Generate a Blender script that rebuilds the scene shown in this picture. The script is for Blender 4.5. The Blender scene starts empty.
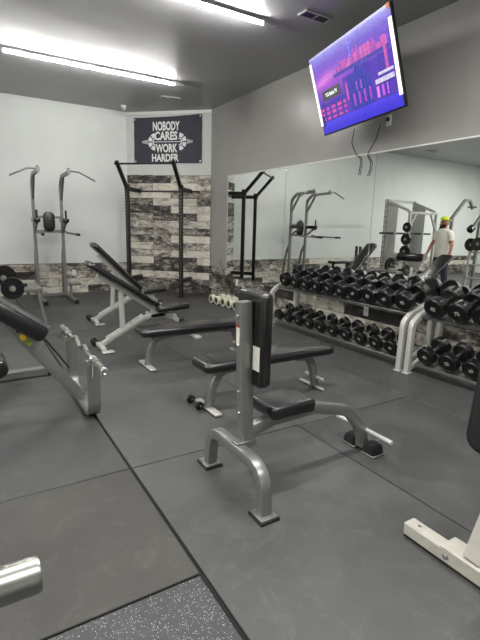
import bpy, bmesh, math, random
from mathutils import Vector, Matrix
random.seed(7)
COL = bpy.context.scene.collection
R = math.radians
PI = math.pi

# ------------------------------------------------------------------ materials
def new_mat(name):
    m = bpy.data.materials.new(name); m.use_nodes = True
    nt = m.node_tree
    return m, nt, nt.nodes['Principled BSDF']

def srgb(c):
    return tuple(((v / 255.0) / 12.92 if v / 255.0 <= 0.04045 else ((v / 255.0 + 0.055) / 1.055) ** 2.4) for v in c) + (1.0,)

def mat(name, c, rough=0.5, metal=0.0, spec=0.5, nscale=0, namt=0.15, bump=0.0, bscale=200, rvar=0.0):
    m, nt, b = new_mat(name)
    col = srgb(c)
    b.inputs['Base Color'].default_value = col
    b.inputs['Roughness'].default_value = rough
    b.inputs['Metallic'].default_value = metal
    b.inputs['Specular IOR Level'].default_value = spec
    tc = nt.nodes.new('ShaderNodeTexCoord')
    if nscale:
        n = nt.nodes.new('ShaderNodeTexNoise'); n.inputs['Scale'].default_value = nscale
        n.inputs['Detail'].default_value = 6; n.inputs['Roughness'].default_value = 0.65
        nt.links.new(tc.outputs['Object'], n.inputs['Vector'])
        mx = nt.nodes.new('ShaderNodeMix'); mx.data_type = 'RGBA'
        mx.inputs[6].default_value = tuple(v * (1 - namt) for v in col[:3]) + (1,)
        mx.inputs[7].default_value = tuple(min(1, v * (1 + namt)) for v in col[:3]) + (1,)
        rp = nt.nodes.new('ShaderNodeMapRange'); rp.inputs[1].default_value = .3; rp.inputs[2].default_value = .7
        nt.links.new(n.outputs['Fac'], rp.inputs[0]); nt.links.new(rp.outputs[0], mx.inputs[0])
        nt.links.new(mx.outputs[2], b.inputs['Base Color'])
        if rvar:
            r2 = nt.nodes.new('ShaderNodeMapRange'); r2.inputs[1].default_value = .3; r2.inputs[2].default_value = .7
            r2.inputs[3].default_value = max(0, rough - rvar); r2.inputs[4].default_value = min(1, rough + rvar)
            nt.links.new(n.outputs['Fac'], r2.inputs[0]); nt.links.new(r2.outputs[0], b.inputs['Roughness'])
    if bump:
        n2 = nt.nodes.new('ShaderNodeTexNoise'); n2.inputs['Scale'].default_value = bscale; n2.inputs['Detail'].default_value = 3
        nt.links.new(tc.outputs['Object'], n2.inputs['Vector'])
        bp = nt.nodes.new('ShaderNodeBump'); bp.inputs['Strength'].default_value = bump; bp.inputs['Distance'].default_value = 0.01
        nt.links.new(n2.outputs['Fac'], bp.inputs['Height']); nt.links.new(bp.outputs[0], b.inputs['Normal'])
    return m

def emis(name, c, strength):
    m, nt, b = new_mat(name)
    b.inputs['Base Color'].default_value = srgb(c)
    b.inputs['Emission Color'].default_value = srgb(c)
    b.inputs['Emission Strength'].default_value = strength
    return m

M = {}
M['wall_light'] = mat('wall_light_paint', (216, 219, 216), .55, nscale=1.3, namt=.05, bump=.03, bscale=40)
M['wall_corner'] = mat('wall_corner_paint', (196, 197, 194), .6, nscale=1.6, namt=.05)
M['wall_dark'] = mat('wall_grey_paint', (150, 148, 144), .33, nscale=1.2, namt=.06, bump=.03, bscale=30, rvar=.06)
M['silver'] = mat('silver_powder_coat', (136, 136, 133), .36, metal=.65, nscale=18, namt=.06)
M['silver_light'] = mat('pale_silver_powder_coat', (182, 182, 176), .4, metal=.3, nscale=18, namt=.06)
M['white_metal'] = mat('worn_white_paint', (174, 171, 160), .45, nscale=22, namt=.10)
M['chrome'] = mat('brushed_chrome', (196, 196, 190), .30, metal=1.0, nscale=30, namt=.06)
M['steel'] = mat('dull_steel', (140, 140, 136), .35, metal=.9, nscale=25, namt=.12)
M['black_metal'] = mat('black_powder_coat', (14, 14, 15), .42, nscale=30, namt=.1)
M['vinyl'] = mat('black_vinyl', (9, 9, 10), .26, spec=.5, nscale=8, namt=.15, bump=.05, bscale=260)
for k_, v_ in (('Coat Weight', .7), ('Coat Roughness', .22)): M['vinyl'].node_tree.nodes['Principled BSDF'].inputs[k_].default_value = v_
M['vinyl_grey'] = mat('grey_vinyl_back', (112, 113, 113), .5, nscale=9, namt=.08)
M['rubber'] = mat('black_rubber', (13, 13, 14), .28, spec=.45, nscale=25, namt=.15)
M['rubber_dull'] = mat('dull_black_rubber', (11, 11, 11), .6)
M['cream'] = mat('cream_urethane', (206, 205, 184), .5, nscale=20, namt=.08)
M['white'] = mat('white_plastic', (226, 226, 222), .45)
M['paper'] = mat('label_paper', (205, 203, 192), .7, nscale=60, namt=.12)
M['red'] = mat('red_ink', (150, 40, 34), .6)
M['yellow'] = mat('yellow_plastic', (214, 176, 30), .45)
M['lime'] = mat('lime_sticker', (150, 170, 40), .5)
M['orange'] = mat('orange_tape', (224, 120, 40), .5)
M['navy'] = mat('dark_banner_cloth', (52, 53, 64), .75, nscale=5, namt=.12)
M['print_white'] = mat('white_print', (226, 226, 224), .75)
M['digits'] = mat('grey_white_digits', (165, 162, 150), .6)
M['skin'] = mat('warm_skin', (176, 120, 94), .55, nscale=12, namt=.06)
M['beard'] = mat('dark_brown_hair', (44, 32, 26), .8, nscale=80, namt=.3)
M['shirt'] = mat('off_white_cotton', (224, 220, 206), .85, nscale=7, namt=.05)
M['denim'] = mat('dark_denim', (40, 44, 56), .85, nscale=30, namt=.2)
M['cap'] = mat('neon_yellow_cloth', (186, 206, 40), .8)
M['shoe'] = mat('dark_shoe', (34, 34, 36), .7)
M['eye'] = mat('dark_eye', (28, 20, 18), .3)
M['plate_grey'] = mat('smith_shroud_grey', (186, 187, 183), .5, nscale=6, namt=.08)
M['bar_steel'] = mat('worn_bar_steel', (150, 150, 145), .34, metal=1.0, nscale=40, namt=.1)
M['tube'] = emis('led_tube', (253, 252, 248), 185)
M['fixture'] = mat('fixture_white', (220, 220, 215), .4)

# mirror
m, nt, b = new_mat('silvered_glass'); b.inputs['Base Color'].default_value = (.86, .885, .86, 1)
b.inputs['Metallic'].default_value = 1; b.inputs['Roughness'].default_value = .012; M['mirror'] = m

# rubber mats
def mat_rubber(name, c, speck=0.0, rough=.52, brown=0.0, seed=0.0):
    m, nt, b = new_mat(name); L = nt.links.new
    tc = nt.nodes.new('ShaderNodeTexCoord')
    mp = nt.nodes.new('ShaderNodeMapping'); mp.inputs['Location'].default_value = (seed, seed * 1.7, 0)
    L(tc.outputs['Object'], mp.inputs[0])
    big = nt.nodes.new('ShaderNodeTexNoise'); big.inputs['Scale'].default_value = 1.7; big.inputs['Detail'].default_value = 7; big.inputs['Roughness'].default_value = .62
    L(mp.outputs[0], big.inputs['Vector'])
    fine = nt.nodes.new('ShaderNodeTexNoise'); fine.inputs['Scale'].default_value = 280; fine.inputs['Detail'].default_value = 3
    L(mp.outputs[0], fine.inputs['Vector'])
    col = srgb(c)
    mx = nt.nodes.new('ShaderNodeMix'); mx.data_type = 'RGBA'
    mx.inputs[6].default_value = tuple(v * .70 for v in col[:3]) + (1,)
    mx.inputs[7].default_value = (col[0] * (1.22 + brown), col[1] * (1.22 + brown * .7), col[2] * 1.22, 1)
    mr = nt.nodes.new('ShaderNodeMapRange'); mr.inputs[1].default_value = .32; mr.inputs[2].default_value = .68
    L(big.outputs['Fac'], mr.inputs[0]); L(mr.outputs[0], mx.inputs[0])
    mx2 = nt.nodes.new('ShaderNodeMix'); mx2.data_type = 'RGBA'; mx2.blend_type = 'MULTIPLY'; mx2.inputs[0].default_value = .6
    fr = nt.nodes.new('ShaderNodeMapRange'); fr.inputs[1].default_value = .3; fr.inputs[2].default_value = .7; fr.inputs[3].default_value = .2; fr.inputs[4].default_value = 1.75
    L(fine.outputs['Fac'], fr.inputs[0])
    L(mx.outputs[2], mx2.inputs[6]); L(fr.outputs[0], mx2.inputs[7])
    # pale scuffs and dust
    sc_ = nt.nodes.new('ShaderNodeTexNoise'); sc_.inputs['Scale'].default_value = 7; sc_.inputs['Detail'].default_value = 10; sc_.inputs['Roughness'].default_value = .75; sc_.inputs['Distortion'].default_value = 1.2
    L(mp.outputs[0], sc_.inputs['Vector'])
    sr = nt.nodes.new('ShaderNodeMapRange'); sr.inputs[1].default_value = .52; sr.inputs[2].default_value = .80; sr.inputs[3].default_value = 0; sr.inputs[4].default_value = .5
    L(sc_.outputs['Fac'], sr.inputs[0])
    mx4 = nt.nodes.new('ShaderNodeMix'); mx4.data_type = 'RGBA'; mx4.inputs[7].default_value = tuple(v * 2.3 for v in col[:3]) + (1,)
    L(sr.outputs[0], mx4.inputs[0]); L(mx2.outputs[2], mx4.inputs[6])
    out = mx4.outputs[2]
    if speck:
        v = nt.nodes.new('ShaderNodeTexVoronoi'); v.inputs['Scale'].default_value = 150
        L(mp.outputs[0], v.inputs['Vector'])
        cr = nt.nodes.new('ShaderNodeMapRange'); cr.inputs[1].default_value = .20; cr.inputs[2].default_value = .30; cr.inputs[3].default_value = 1; cr.inputs[4].default_value = 0
        L(v.outputs['Distance'], cr.inputs[0])
        sel = nt.nodes.new('ShaderNodeSeparateColor'); L(v.outputs['Color'], sel.inputs[0])
        gt = nt.nodes.new('ShaderNodeMath'); gt.operation = 'GREATER_THAN'; gt.inputs[1].default_value = 1 - speck
        L(sel.outputs[0], gt.inputs[0])
        mu = nt.nodes.new('ShaderNodeMath'); mu.operation = 'MULTIPLY'; L(cr.outputs[0], mu.inputs[0]); L(gt.outputs[0], mu.inputs[1])
        mx3 = nt.nodes.new('ShaderNodeMix'); mx3.data_type = 'RGBA'; mx3.inputs[7].default_value = srgb((172, 174, 172))
        L(mu.outputs[0], mx3.inputs[0]); L(out, mx3.inputs[6]); out = mx3.outputs[2]
    L(out, b.inputs['Base Color'])
    rr = nt.nodes.new('ShaderNodeMapRange'); rr.inputs[1].default_value = .3; rr.inputs[2].default_value = .7
    rr.inputs[3].default_value = rough - .1; rr.inputs[4].default_value = rough + .1
    L(big.outputs['Fac'], rr.inputs[0]); L(rr.outputs[0], b.inputs['Roughness'])
    bp = nt.nodes.new('ShaderNodeBump'); bp.inputs['Strength'].default_value = .35; bp.inputs['Distance'].default_value = .004
    L(fine.outputs['Fac'], bp.inputs['Height']); L(bp.outputs[0], b.inputs['Normal'])
    return m
M['mat_a'] = mat_rubber('rubber_mat_grey', (70, 70, 69), seed=1)
M['mat_b'] = mat_rubber('rubber_mat_darker', (64, 64, 64), seed=5)
M['mat_worn'] = mat_rubber('rubber_mat_worn', (62, 61, 58), brown=.03, seed=9, rough=.66)
M['mat_speck'] = mat_rubber('rubber_mat_speckled', (60, 61, 63), speck=.5, seed=3, rough=.62)
M['subfloor'] = mat('subfloor_dark', (16, 16, 16), .9)

# whitewashed planks on a wall: local x along the wall, local z up
def plank_mat(name, dark=0.0, seed=0.0):
    m, nt, b = new_mat(name); L = nt.links.new
    tc = nt.nodes.new('ShaderNodeTexCoord'); sp = nt.nodes.new('ShaderNodeSeparateXYZ'); L(tc.outputs['Object'], sp.inputs[0])
    ad = nt.nodes.new('ShaderNodeMath'); ad.operation = 'ADD'; ad.inputs[1].default_value = seed; L(sp.outputs[0], ad.inputs[0])
    cb = nt.nodes.new('ShaderNodeCombineXYZ'); L(ad.outputs[0], cb.inputs[0]); L(sp.outputs[2], cb.inputs[1])
    br = nt.nodes.new('ShaderNodeTexBrick'); br.offset = .41; br.offset_frequency = 2
    br.inputs['Scale'].default_value = 1; br.inputs['Brick Width'].default_value = .95; br.inputs['Row Height'].default_value = .148
    br.inputs['Mortar Size'].default_value = .003; br.inputs['Mortar Smooth'].default_value = .2; br.inputs['Bias'].default_value = 0
    br.inputs['Color1'].default_value = (0, 0, 0, 1); br.inputs['Color2'].default_value = (1, 1, 1, 1); br.inputs['Mortar'].default_value = (0, 0, 0, 1)
    L(cb.outputs[0], br.inputs['Vector'])
    # grain stretched along the board, shifted per board
    mu = nt.nodes.new('ShaderNodeVectorMath'); mu.operation = 'MULTIPLY'; mu.inputs[1].default_value = (2.6, 6.0, 1); L(cb.outputs[0], mu.inputs[0])
    av = nt.nodes.new('ShaderNodeVectorMath'); av.operation = 'ADD'; L(mu.outputs[0], av.inputs[0])
    sc = nt.nodes.new('ShaderNodeVectorMath'); sc.operation = 'SCALE'; sc.inputs['Scale'].default_value = 37; L(br.outputs['Color'], sc.inputs[0]); L(sc.outputs[0], av.inputs[1])
    n = nt.nodes.new('ShaderNodeTexNoise'); n.inputs['Scale'].default_value = 1.7; n.inputs['Detail'].default_value = 10; n.inputs['Roughness'].default_value = .82
    L(av.outputs[0], n.inputs['Vector'])
    # value = board tint*.55 + grain
    bw = nt.nodes.new('ShaderNodeRGBToBW'); L(br.outputs['Color'], bw.inputs[0])
    m1 = nt.nodes.new('ShaderNodeMath'); m1.operation = 'MULTIPLY_ADD'; m1.inputs[1].default_value = .40; m1.inputs[2].default_value = -.16 - dark; L(bw.outputs[0], m1.inputs[0])
    ct = nt.nodes.new('ShaderNodeMath'); ct.operation = 'MULTIPLY_ADD'; ct.inputs[1].default_value = 1.45; ct.inputs[2].default_value = -.225; L(n.outputs['Fac'], ct.inputs[0])
    ad2 = nt.nodes.new('ShaderNodeMath'); ad2.operation = 'ADD'; L(m1.outputs[0], ad2.inputs[0]); L(ct.outputs[0], ad2.inputs[1])
    cr = nt.nodes.new('ShaderNodeValToRGB'); e = cr.color_ramp.elements
    e[0].position = .30; e[0].color = srgb((38, 36, 35)); e[1].position = .80; e[1].color = srgb((222, 217, 203))
    for p, c in ((.40, (84, 79, 75)), (.48, (142, 135, 126)), (.57, (190, 184, 172)), (.66, (210, 205, 192))):
        x = e.new(p); x.color = srgb(c)
    L(ad2.outputs[0], cr.inputs[0])
    mo = nt.nodes.new('ShaderNodeMix'); mo.data_type = 'RGBA'; mo.inputs[7].default_value = srgb((40, 38, 36)); L(br.outputs['Fac'], mo.inputs[0]); L(cr.outputs[0], mo.inputs[6])
    L(mo.outputs[2], b.inputs['Base Color']); b.inputs['Roughness'].default_value = .7
    return m
M['planks'] = plank_mat('whitewashed_planks', 0.0)
M['planks_shaded'] = plank_mat('whitewashed_planks_shaded', .09, seed=3.3)  # darker copy: shade around the dumbbell racks put into the board colour

# ceiling: dark glossy film with streaks
m, nt, b = new_mat('dark_ceiling_film'); L = nt.links.new
tc = nt.nodes.new('ShaderNodeTexCoord'); mp = nt.nodes.new('ShaderNodeMapping'); mp.inputs['Scale'].default_value = (1.2, 3.5, 1); L(tc.outputs['Object'], mp.inputs[0])
n = nt.nodes.new('ShaderNodeTexNoise'); n.inputs['Scale'].default_value = 1.5; n.inputs['Detail'].default_value = 9; n.inputs['Roughness'].default_value = .7; L(mp.outputs[0], n.inputs['Vector'])
mr = nt.nodes.new('ShaderNodeMapRange'); mr.inputs[1].default_value = .35; mr.inputs[2].default_value = .7; mr.inputs[3].default_value = .30; mr.inputs[4].default_value = .55
L(n.outputs['Fac'], mr.inputs[0]); L(mr.outputs[0], b.inputs['Roughness'])
mx = nt.nodes.new('ShaderNodeMix'); mx.data_type = 'RGBA'; mx.inputs[6].default_value = srgb((146, 146, 149)); mx.inputs[7].default_value = srgb((172, 171, 171)); L(n.outputs['Fac'], mx.inputs[0]); L(mx.outputs[2], b.inputs['Base Color'])
bp = nt.nodes.new('ShaderNodeBump'); bp.inputs['Strength'].default_value = .25; bp.inputs['Distance'].default_value = .02; L(n.outputs['Fac'], bp.inputs['Height']); L(bp.outputs[0], b.inputs['Normal'])
M['ceiling'] = m

# screen: per-face colour attribute
m, nt, b = new_mat('screen_picture'); at = nt.nodes.new('ShaderNodeVertexColor'); at.layer_name = 'pic'
b.inputs['Base Color'].default_value = (0.01, .01, .01, 1); b.inputs['Roughness'].default_value = .12
nt.links.new(at.outputs['Color'], b.inputs['Emission Color']); b.inputs['Emission Strength'].default_value = .95
M['screen'] = m
M['strip'] = emis('glow_strip', (240, 240, 236), .72)  # glow added so the plain strips come out bright white
M['caption'] = emis('screen_caption_dark', (58, 62, 62), .8)
M['caption_text'] = emis('screen_caption_text', (235, 238, 238), 1.0)

# ------------------------------------------------------------------ mesh helpers
class MB:
    def __init__(self): self.bm = bmesh.new()
    def add(self, tb, mw=None):
        if mw is not None: tb.transform(mw)
        me = bpy.data.meshes.new('tmp'); tb.to_mesh(me); tb.free()
        self.bm.from_mesh(me); bpy.data.meshes.remove(me); return self
    def box(self, c, s, bevel=0.0, seg=2, rot=None):
        tb = bmesh.new(); bmesh.ops.create_cube(tb, size=1)
        tb.transform(Matrix.Diagonal((s[0], s[1], s[2], 1)))
        if bevel: bmesh.ops.bevel(tb, geom=tb.edges[:], offset=bevel, segments=seg, affect='EDGES', profile=.5)
        mw = Matrix.Translation(c)
        if rot is not None: mw = mw @ rot
        return self.add(tb, mw)
    def sweep(self, path, sect, binormal=None, closed=False, taper=None):
        path = [Vector(p) for p in path]; n = len(path); tb = bmesh.new(); rings = []
        up = Vector(binormal).normalized() if binormal is not None else None
        prev = None
        for i, p in enumerate(path):
            t = ((path[min(i + 1, n - 1)] - path[max(i - 1, 0)])).normalized()
            if up is not None: bn = (up - t * up.dot(t)).normalized()
            elif prev is None:
                a = Vector((0, 0, 1)) if abs(t.z) < .9 else Vector((1, 0, 0)); bn = t.cross(a).normalized()
            else: bn = (prev - t * prev.dot(t)).normalized()
            prev = bn; nn = bn.cross(t)
            k = taper[i] if taper else 1.0
            rings.append([tb.verts.new(p + bn * (u * k) + nn * (v * k)) for u, v in sect])
        m_ = len(sect)
        for i in range(n - 1):
            for j in range(m_):
                tb.faces.new((rings[i][j], rings[i][(j + 1) % m_], rings[i + 1][(j + 1) % m_], rings[i + 1][j]))
        tb.faces.new(rings[0][::-1]); tb.faces.new(rings[-1])
        bmesh.ops.recalc_face_normals(tb, faces=tb.faces[:])
        return self.add(tb)
    def tube(self, path, r, seg=12, taper=None):
        return self.sweep(path, [(r * math.cos(2 * PI * k / seg), r * math.sin(2 * PI * k / seg)) for k in range(seg)], taper=taper)
    def rtube(self, path, w, h, binormal, cr=.007):
        return self.sweep(path, rrect(w, h, cr, 2), binormal)
    def lathe(self, prof, p0, axis, seg=24):
        tb = bmesh.new(); rings = []
        for r, z in prof:
            if r < 1e-6: rings.append([tb.verts.new((0, 0, z))])
            else: rings.append([tb.verts.new((r * math.cos(2 * PI * k / seg), r * math.sin(2 * PI * k / seg), z)) for k in range(seg)])
        for a, b_ in zip(rings[:-1], rings[1:]):
            for k in range(seg):
                q = [a[k % len(a)], a[(k + 1) % len(a)], b_[(k + 1) % len(b_)], b_[k % len(b_)]]
                u = []
                for v in q:
                    if v not in u: u.append(v)
                if len(u) > 2: tb.faces.new(u)
        for rg, fl in ((rings[0], True), (rings[-1], False)):
            if len(rg) > 2: tb.faces.new(rg[::-1] if fl else rg)
        bmesh.ops.recalc_face_normals(tb, faces=tb.faces[:])
        q = Vector((0, 0, 1)).rotation_difference(Vector(axis).normalized()).to_matrix().to_4x4()
        return self.add(tb, Matrix.Translation(p0) @ q)
    def cyl(self, p0, p1, r, seg=20, bev=.003):
        p0 = Vector(p0); p1 = Vector(p1); l = (p1 - p0).length; bev = min(bev, r * .4, l * .4)
        return self.lathe([(r - bev, 0), (r, bev), (r, l - bev), (r - bev, l)], p0, p1 - p0, seg)
    def prism(self, outline, z0, z1, mw=None, bevel=0.0, seg=3):
        tb = bmesh.new(); vs = [tb.verts.new((x, y, z0)) for x, y in outline]; f = tb.faces.new(vs)
        ex = bmesh.ops.extrude_face_region(tb, geom=[f])
        bmesh.ops.translate(tb, verts=[g for g in ex['geom'] if isinstance(g, bmesh.types.BMVert)], vec=(0, 0, z1 - z0))
        bmesh.ops.recalc_face_normals(tb, faces=tb.faces[:])
        if bevel:
            ed = [e for e in tb.edges if abs(e.verts[0].co.z - e.verts[1].co.z) < 1e-6]
            bmesh.ops.bevel(tb, geom=ed, offset=bevel, segments=seg, affect='EDGES', profile=.5)
        return self.add(tb, mw)
    def build(self, name, m, parent=None, loc=None, rot=None, smooth=True):
        me = bpy.data.meshes.new(name); self.bm.to_mesh(me); self.bm.free()
        me.materials.append(m)
        if smooth:
            for p in me.polygons: p.use_smooth = True
            me.set_sharp_from_angle(angle=R(38))
        o = bpy.data.objects.new(name, me); COL.objects.link(o)
        if parent is not None: o.parent = parent
        if loc is not None: o.location = loc
        if rot is not None: o.rotation_euler = rot
        return o

def rrect(w, h, r, n=4):
    r = min(r, w / 2 - 1e-4, h / 2 - 1e-4); out = []
    for cx, cy, a0 in ((w / 2 - r, h / 2 - r, 0), (-w / 2 + r, h / 2 - r, 90), (-w / 2 + r, -h / 2 + r, 180), (w / 2 - r, -h / 2 + r, 270)):
        for k in range(n + 1):
            a = R(a0 + 90 * k / n); out.append((cx + r * math.cos(a), cy + r * math.sin(a)))
    return out

def fillet(pts, rad, n=7):
    pts = [Vector(p) for p in pts]; out = [pts[0]]
    for i in range(1, len(pts) - 1):
        r = rad[i - 1] if isinstance(rad, (list, tuple)) else rad
        a, p, c = pts[i - 1], pts[i], pts[i + 1]
        d1 = (a - p); d2 = (c - p); l1, l2 = d1.length, d2.length; d1.normalize(); d2.normalize()
        ang = d1.angle(d2); tl = min(r / math.tan(ang / 2) if ang < PI - .01 else 0, l1 * .49, l2 * .49)
        if tl < 1e-4: out.append(p); continue
        s, e = p + d1 * tl, p + d2 * tl
        for k in range(n + 1):
            t = k / n; out.append(s * (1 - t) ** 2 + p * 2 * t * (1 - t) + e * t * t)
    out.append(pts[-1]); return out

def frame_to(origin, xdir, zdir):
    x = Vector(xdir).normalized(); z = Vector(zdir).normalized(); y = z.cross(x).normalized(); z = x.cross(y)
    m_ = Matrix((x, y, z)).transposed().to_4x4(); m_.translation = Vector(origin); return m_

def pad(outline_w, outline_h, thick, corner=.05, edge=.022):
    return rrect(outline_w, outline_h, corner, 6), thick, edge

# ------------------------------------------------------------------ object helpers
def tag(o, label, cat, group=None, kind=None):
    if label: o['label'] = label
    if cat: o['category'] = cat
    if group: o['group'] = group
    if kind: o['kind'] = kind
    return o
def thing(name, label, cat, loc=(0, 0, 0), rz=0.0, group=None, rot=None):
    o = bpy.data.objects.new(name, None); COL.objects.link(o); o.empty_display_size = .1
    o.location = loc; o.rotation_euler = rot if rot is not None else (0, 0, rz)
    return tag(o, label, cat, group)
def struct(o): o['kind'] = 'structure'; return o
KIDS = {}
def dup(root, loc, label, rz=None, name=None):
    def rec(o, par):
        c = o.copy(); COL.objects.link(c)
        if par is not None: c.parent = par
        for ch in [x for x in bpy.data.objects if x.parent == o]: rec(ch, c)
        return c
    r_ = rec(root, None); r_.location = loc; r_['label'] = label
    if rz is not None: r_.rotation_euler = (0, 0, rz)
    return r_
def text(name, body, size, m, parent, mw, sx=1.0, bold=0.0, align='CENTER', extrude=.0006):
    cu = bpy.data.curves.new(name, 'FONT'); cu.body = body; cu.size = size; cu.align_x = align; cu.align_y = 'CENTER'
    cu.offset = bold; cu.extrude = extrude; cu.resolution_u = 3
    tmp = bpy.data.objects.new('tmp_text', cu); COL.objects.link(tmp)
    bpy.context.view_layer.update()
    dg = bpy.context.evaluated_depsgraph_get()
    me = bpy.data.meshes.new_from_object(tmp.evaluated_get(dg)); bpy.data.objects.remove(tmp); bpy.data.curves.remove(cu)
    me.name = name; me.materials.clear(); me.materials.append(m)
    me.transform(mw @ Matrix.Diagonal((sx, 1, 1, 1)))
    o = bpy.data.objects.new(name, me); COL.objects.link(o)
    if parent is not None: o.parent = parent
    return o

# ------------------------------------------------------------------ room
XW, YB, ZC = 4.28, 9.45, 3.585           # mirror wall, back wall, ceiling
XL, YF = -7.0, -3.4
CA, CB = Vector((3.0, 9.45, 0)), Vector((4.28, 8.20, 0))   # corner panel between back wall and mirror wall
def wallbox(name, c, s, m):
    return struct(MB().box(c, s).build(name, M[m], smooth=False))
wallbox('floor', ((XL + XW) / 2, (YB + YF) / 2, -.062), (XW - XL, YB - YF, .1), 'subfloor')
wallbox('ceiling', ((XL + XW) / 2, (YB + YF) / 2, ZC + .05), (XW - XL + .4, YB - YF + .4, .1), 'ceiling')
wallbox('wall_back', ((XL + XW) / 2, YB + .05, ZC / 2), (XW - XL + .2, .1, ZC + .1), 'wall_light')
wallbox('wall_right', (XW + .05, (YB + YF) / 2, ZC / 2), (.1, YB - YF, ZC + .1), 'wall_dark')
wallbox('wall_left', (XL - .05, (YB + YF) / 2, ZC / 2), (.1, YB - YF, ZC + .1), 'wall_light')
wallbox('wall_front', ((XL + XW) / 2, YF - .05, ZC / 2), (XW - XL + .2, .1, ZC + .1), 'wall_light')
cd = (CB - CA); cl = cd.length; cd.normalize(); cn = Vector((-.699, -.715, 0))   # cn points into the room
corner_rz = math.atan2(cd.y, cd.x)
struct(MB().box((cl / 2, .05, ZC / 2), (cl + .14, .1, ZC + .05)).build('wall_corner', M['wall_corner'], loc=CA, rot=(0, 0, corner_rz), smooth=False))
# wainscots, local x along the wall
def wains(name, origin, rz, length, h, m, y=-.008):
    o = MB().box((length / 2, y, h / 2), (length, .016, h)).build(name, M[m], loc=origin, rot=(0, 0, rz), smooth=False)
    return struct(o)
wains('trim_1', CA + cn * .002, corner_rz, cl, 2.38, 'planks')
wains('trim_2', (XL, YB - .002, 0), 0, 3.0 - XL, .60, 'planks')
wains('trim_3', (XW - .002, 8.20, 0), -PI / 2, 5.35 + 4, .47, 'planks_shaded')
wains('trim_4', (XW - .0025, 8.20, .47), -PI / 2, .70, .13, 'planks_shaded')
# thin dark joint lines at the ceiling and pale cap above the mirrors
struct(MB().box((XW - .008, (7.5 + -1) / 2, 2.298), (.016, 8.5, .016)).build('trim_5', M['fixture']))
struct(MB().box((XW - .004, 7.50, 1.38), (.008, .012, 1.82)).build('trim_6', M['fixture']))
o = MB().box((cl / 2, -.004, ZC - .03), (cl, .012, .05)).build('trim_7', M['fixture'], loc=CA + cn * .002, rot=(0, 0, corner_rz)); struct(o)
struct(MB().box(((XL + 3.0) / 2, YB - .006, ZC - .015), (3.0 - XL, .012, .03)).build('trim_8', M['wall_light']))

# floor mats: gaps between them follow the photograph's seams
xs = [-4.162, -2.94, -1.718, -.496, .726, 1.955, 3.17, XW - .005]
def fmat(x0, x1, y0, y1, key, label, gap=.004):
    x1 -= .009 if abs(x1 - .726) < 1e-6 else 0
    o = MB().box(((x0 + x1) / 2, (y0 + y1) / 2, -.006), (x1 - x0 - 2 * gap, y1 - y0 - 2 * gap, .012), bevel=.003, seg=1).build('rubber_mat', M[key])
    tag(o, label, 'floor mat', 'rubber floor mats')
    return o
G = [(-.55, .52), (.52, 2.352), (2.352, 4.18), (4.18, 6.01), (6.01, 7.84), (7.84, YB - .01)]
fmat(-.50, .726, .52, 1.425, 'mat_speck', 'grey rubber floor mat with pale flecks in the near corner below the worn mat', .008)
fmat(-.50, .726, 1.425, 2.352, 'mat_worn', 'worn brownish rubber floor mat beside the long dark seam, under the chrome bar end', .003)
fmat(.726, 1.955, .52, 2.352, 'mat_a', 'rubber floor mat under the arched front legs of the upright seated bench', .005)
fmat(1.955, 3.17, .52, 2.352, 'mat_b', 'rubber floor mat under the white machine base tube and the foot of the upright bench', .004)
fmat(3.17, XW - .02, .52, 4.18, 'mat_b', 'long rubber floor mat in front of the paired pale legs of the dumbbell racks', .003)
fmat(-.50, .726, 2.352, 4.18, 'mat_b', 'rubber floor mat under the curl bench and its U-shaped bar cradle', .003)
fmat(.726, 1.955, 2.352, 4.18, 'mat_a', 'rubber floor mat between the curl bench cradle and the left legs of the flat benches', .004)
fmat(1.955, 3.17, 2.352, 4.18, 'mat_a', 'rubber floor mat under the right legs of the nearer flat bench', .003)
fmat(-.50, .726, 4.18, 6.01, 'mat_a', 'rubber floor mat behind the curl bench, with the silver floor tube on it', .004)
fmat(.726, 1.955, 4.18, 6.01, 'mat_b', 'rubber floor mat under the wheeled feet of the nearer incline bench', .003)
fmat(1.955, 3.17, 4.18, 6.01, 'mat_a', 'rubber floor mat behind the farther flat bench, under the nearer incline bench\'s front foot', .003)
fmat(3.17, XW - .02, 4.18, 6.01, 'mat_a', 'rubber floor mat under the far end of the long dumbbell rack', .003)
fmat(-.50, .726, 6.01, 7.84, 'mat_b', 'rubber floor mat under the plate loaded machine', .003)
fmat(.726, 1.955, 6.01, 7.84, 'mat_a', 'rubber floor mat under the wheeled feet of the farther incline bench', .003)
fmat(1.955, 3.17, 6.01, 7.84, 'mat_b', 'rubber floor mat under the seat end of the farther incline bench', .003)
fmat(3.17, XW - .02, 6.01, 7.84, 'mat_a', 'rubber floor mat with the row of cream dumbbells along it', .003)
fmat(-.50, .726, 7.84, YB - .02, 'mat_a', 'rubber floor mat at the back wall left of the pull-up tower', .003)
fmat(.726, 1.955, 7.84, YB - .02, 'mat_b', 'rubber floor mat under the silver pull-up tower', .003)
fmat(1.955, 2.99, 7.84, YB - .02, 'mat_a', 'rubber floor mat at the back wall left of the black rig', .003)
o = MB().prism([(3.0, 7.845), (XW - .02, 7.845), (XW - .02, 8.17), (3.0, 9.40)], -.012, 0, bevel=.002, seg=1).build('rubber_mat', M['mat_b'])
tag(o, 'rubber floor mat cut to the slanted corner under the black rig', 'floor mat', 'rubber floor mats')
# plain rubber beyond the frame, part of the floor
o = MB().box(((XL - .5) / 2, (YB + YF) / 2, -.006), (-.5 - XL, YB - YF, .0118)).box(((XW - .5) / 2, (YF + .52) / 2, -.006), (XW + .5, .52 - YF, .0118)).build('floor_rubber', M['mat_a']); struct(o)

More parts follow.
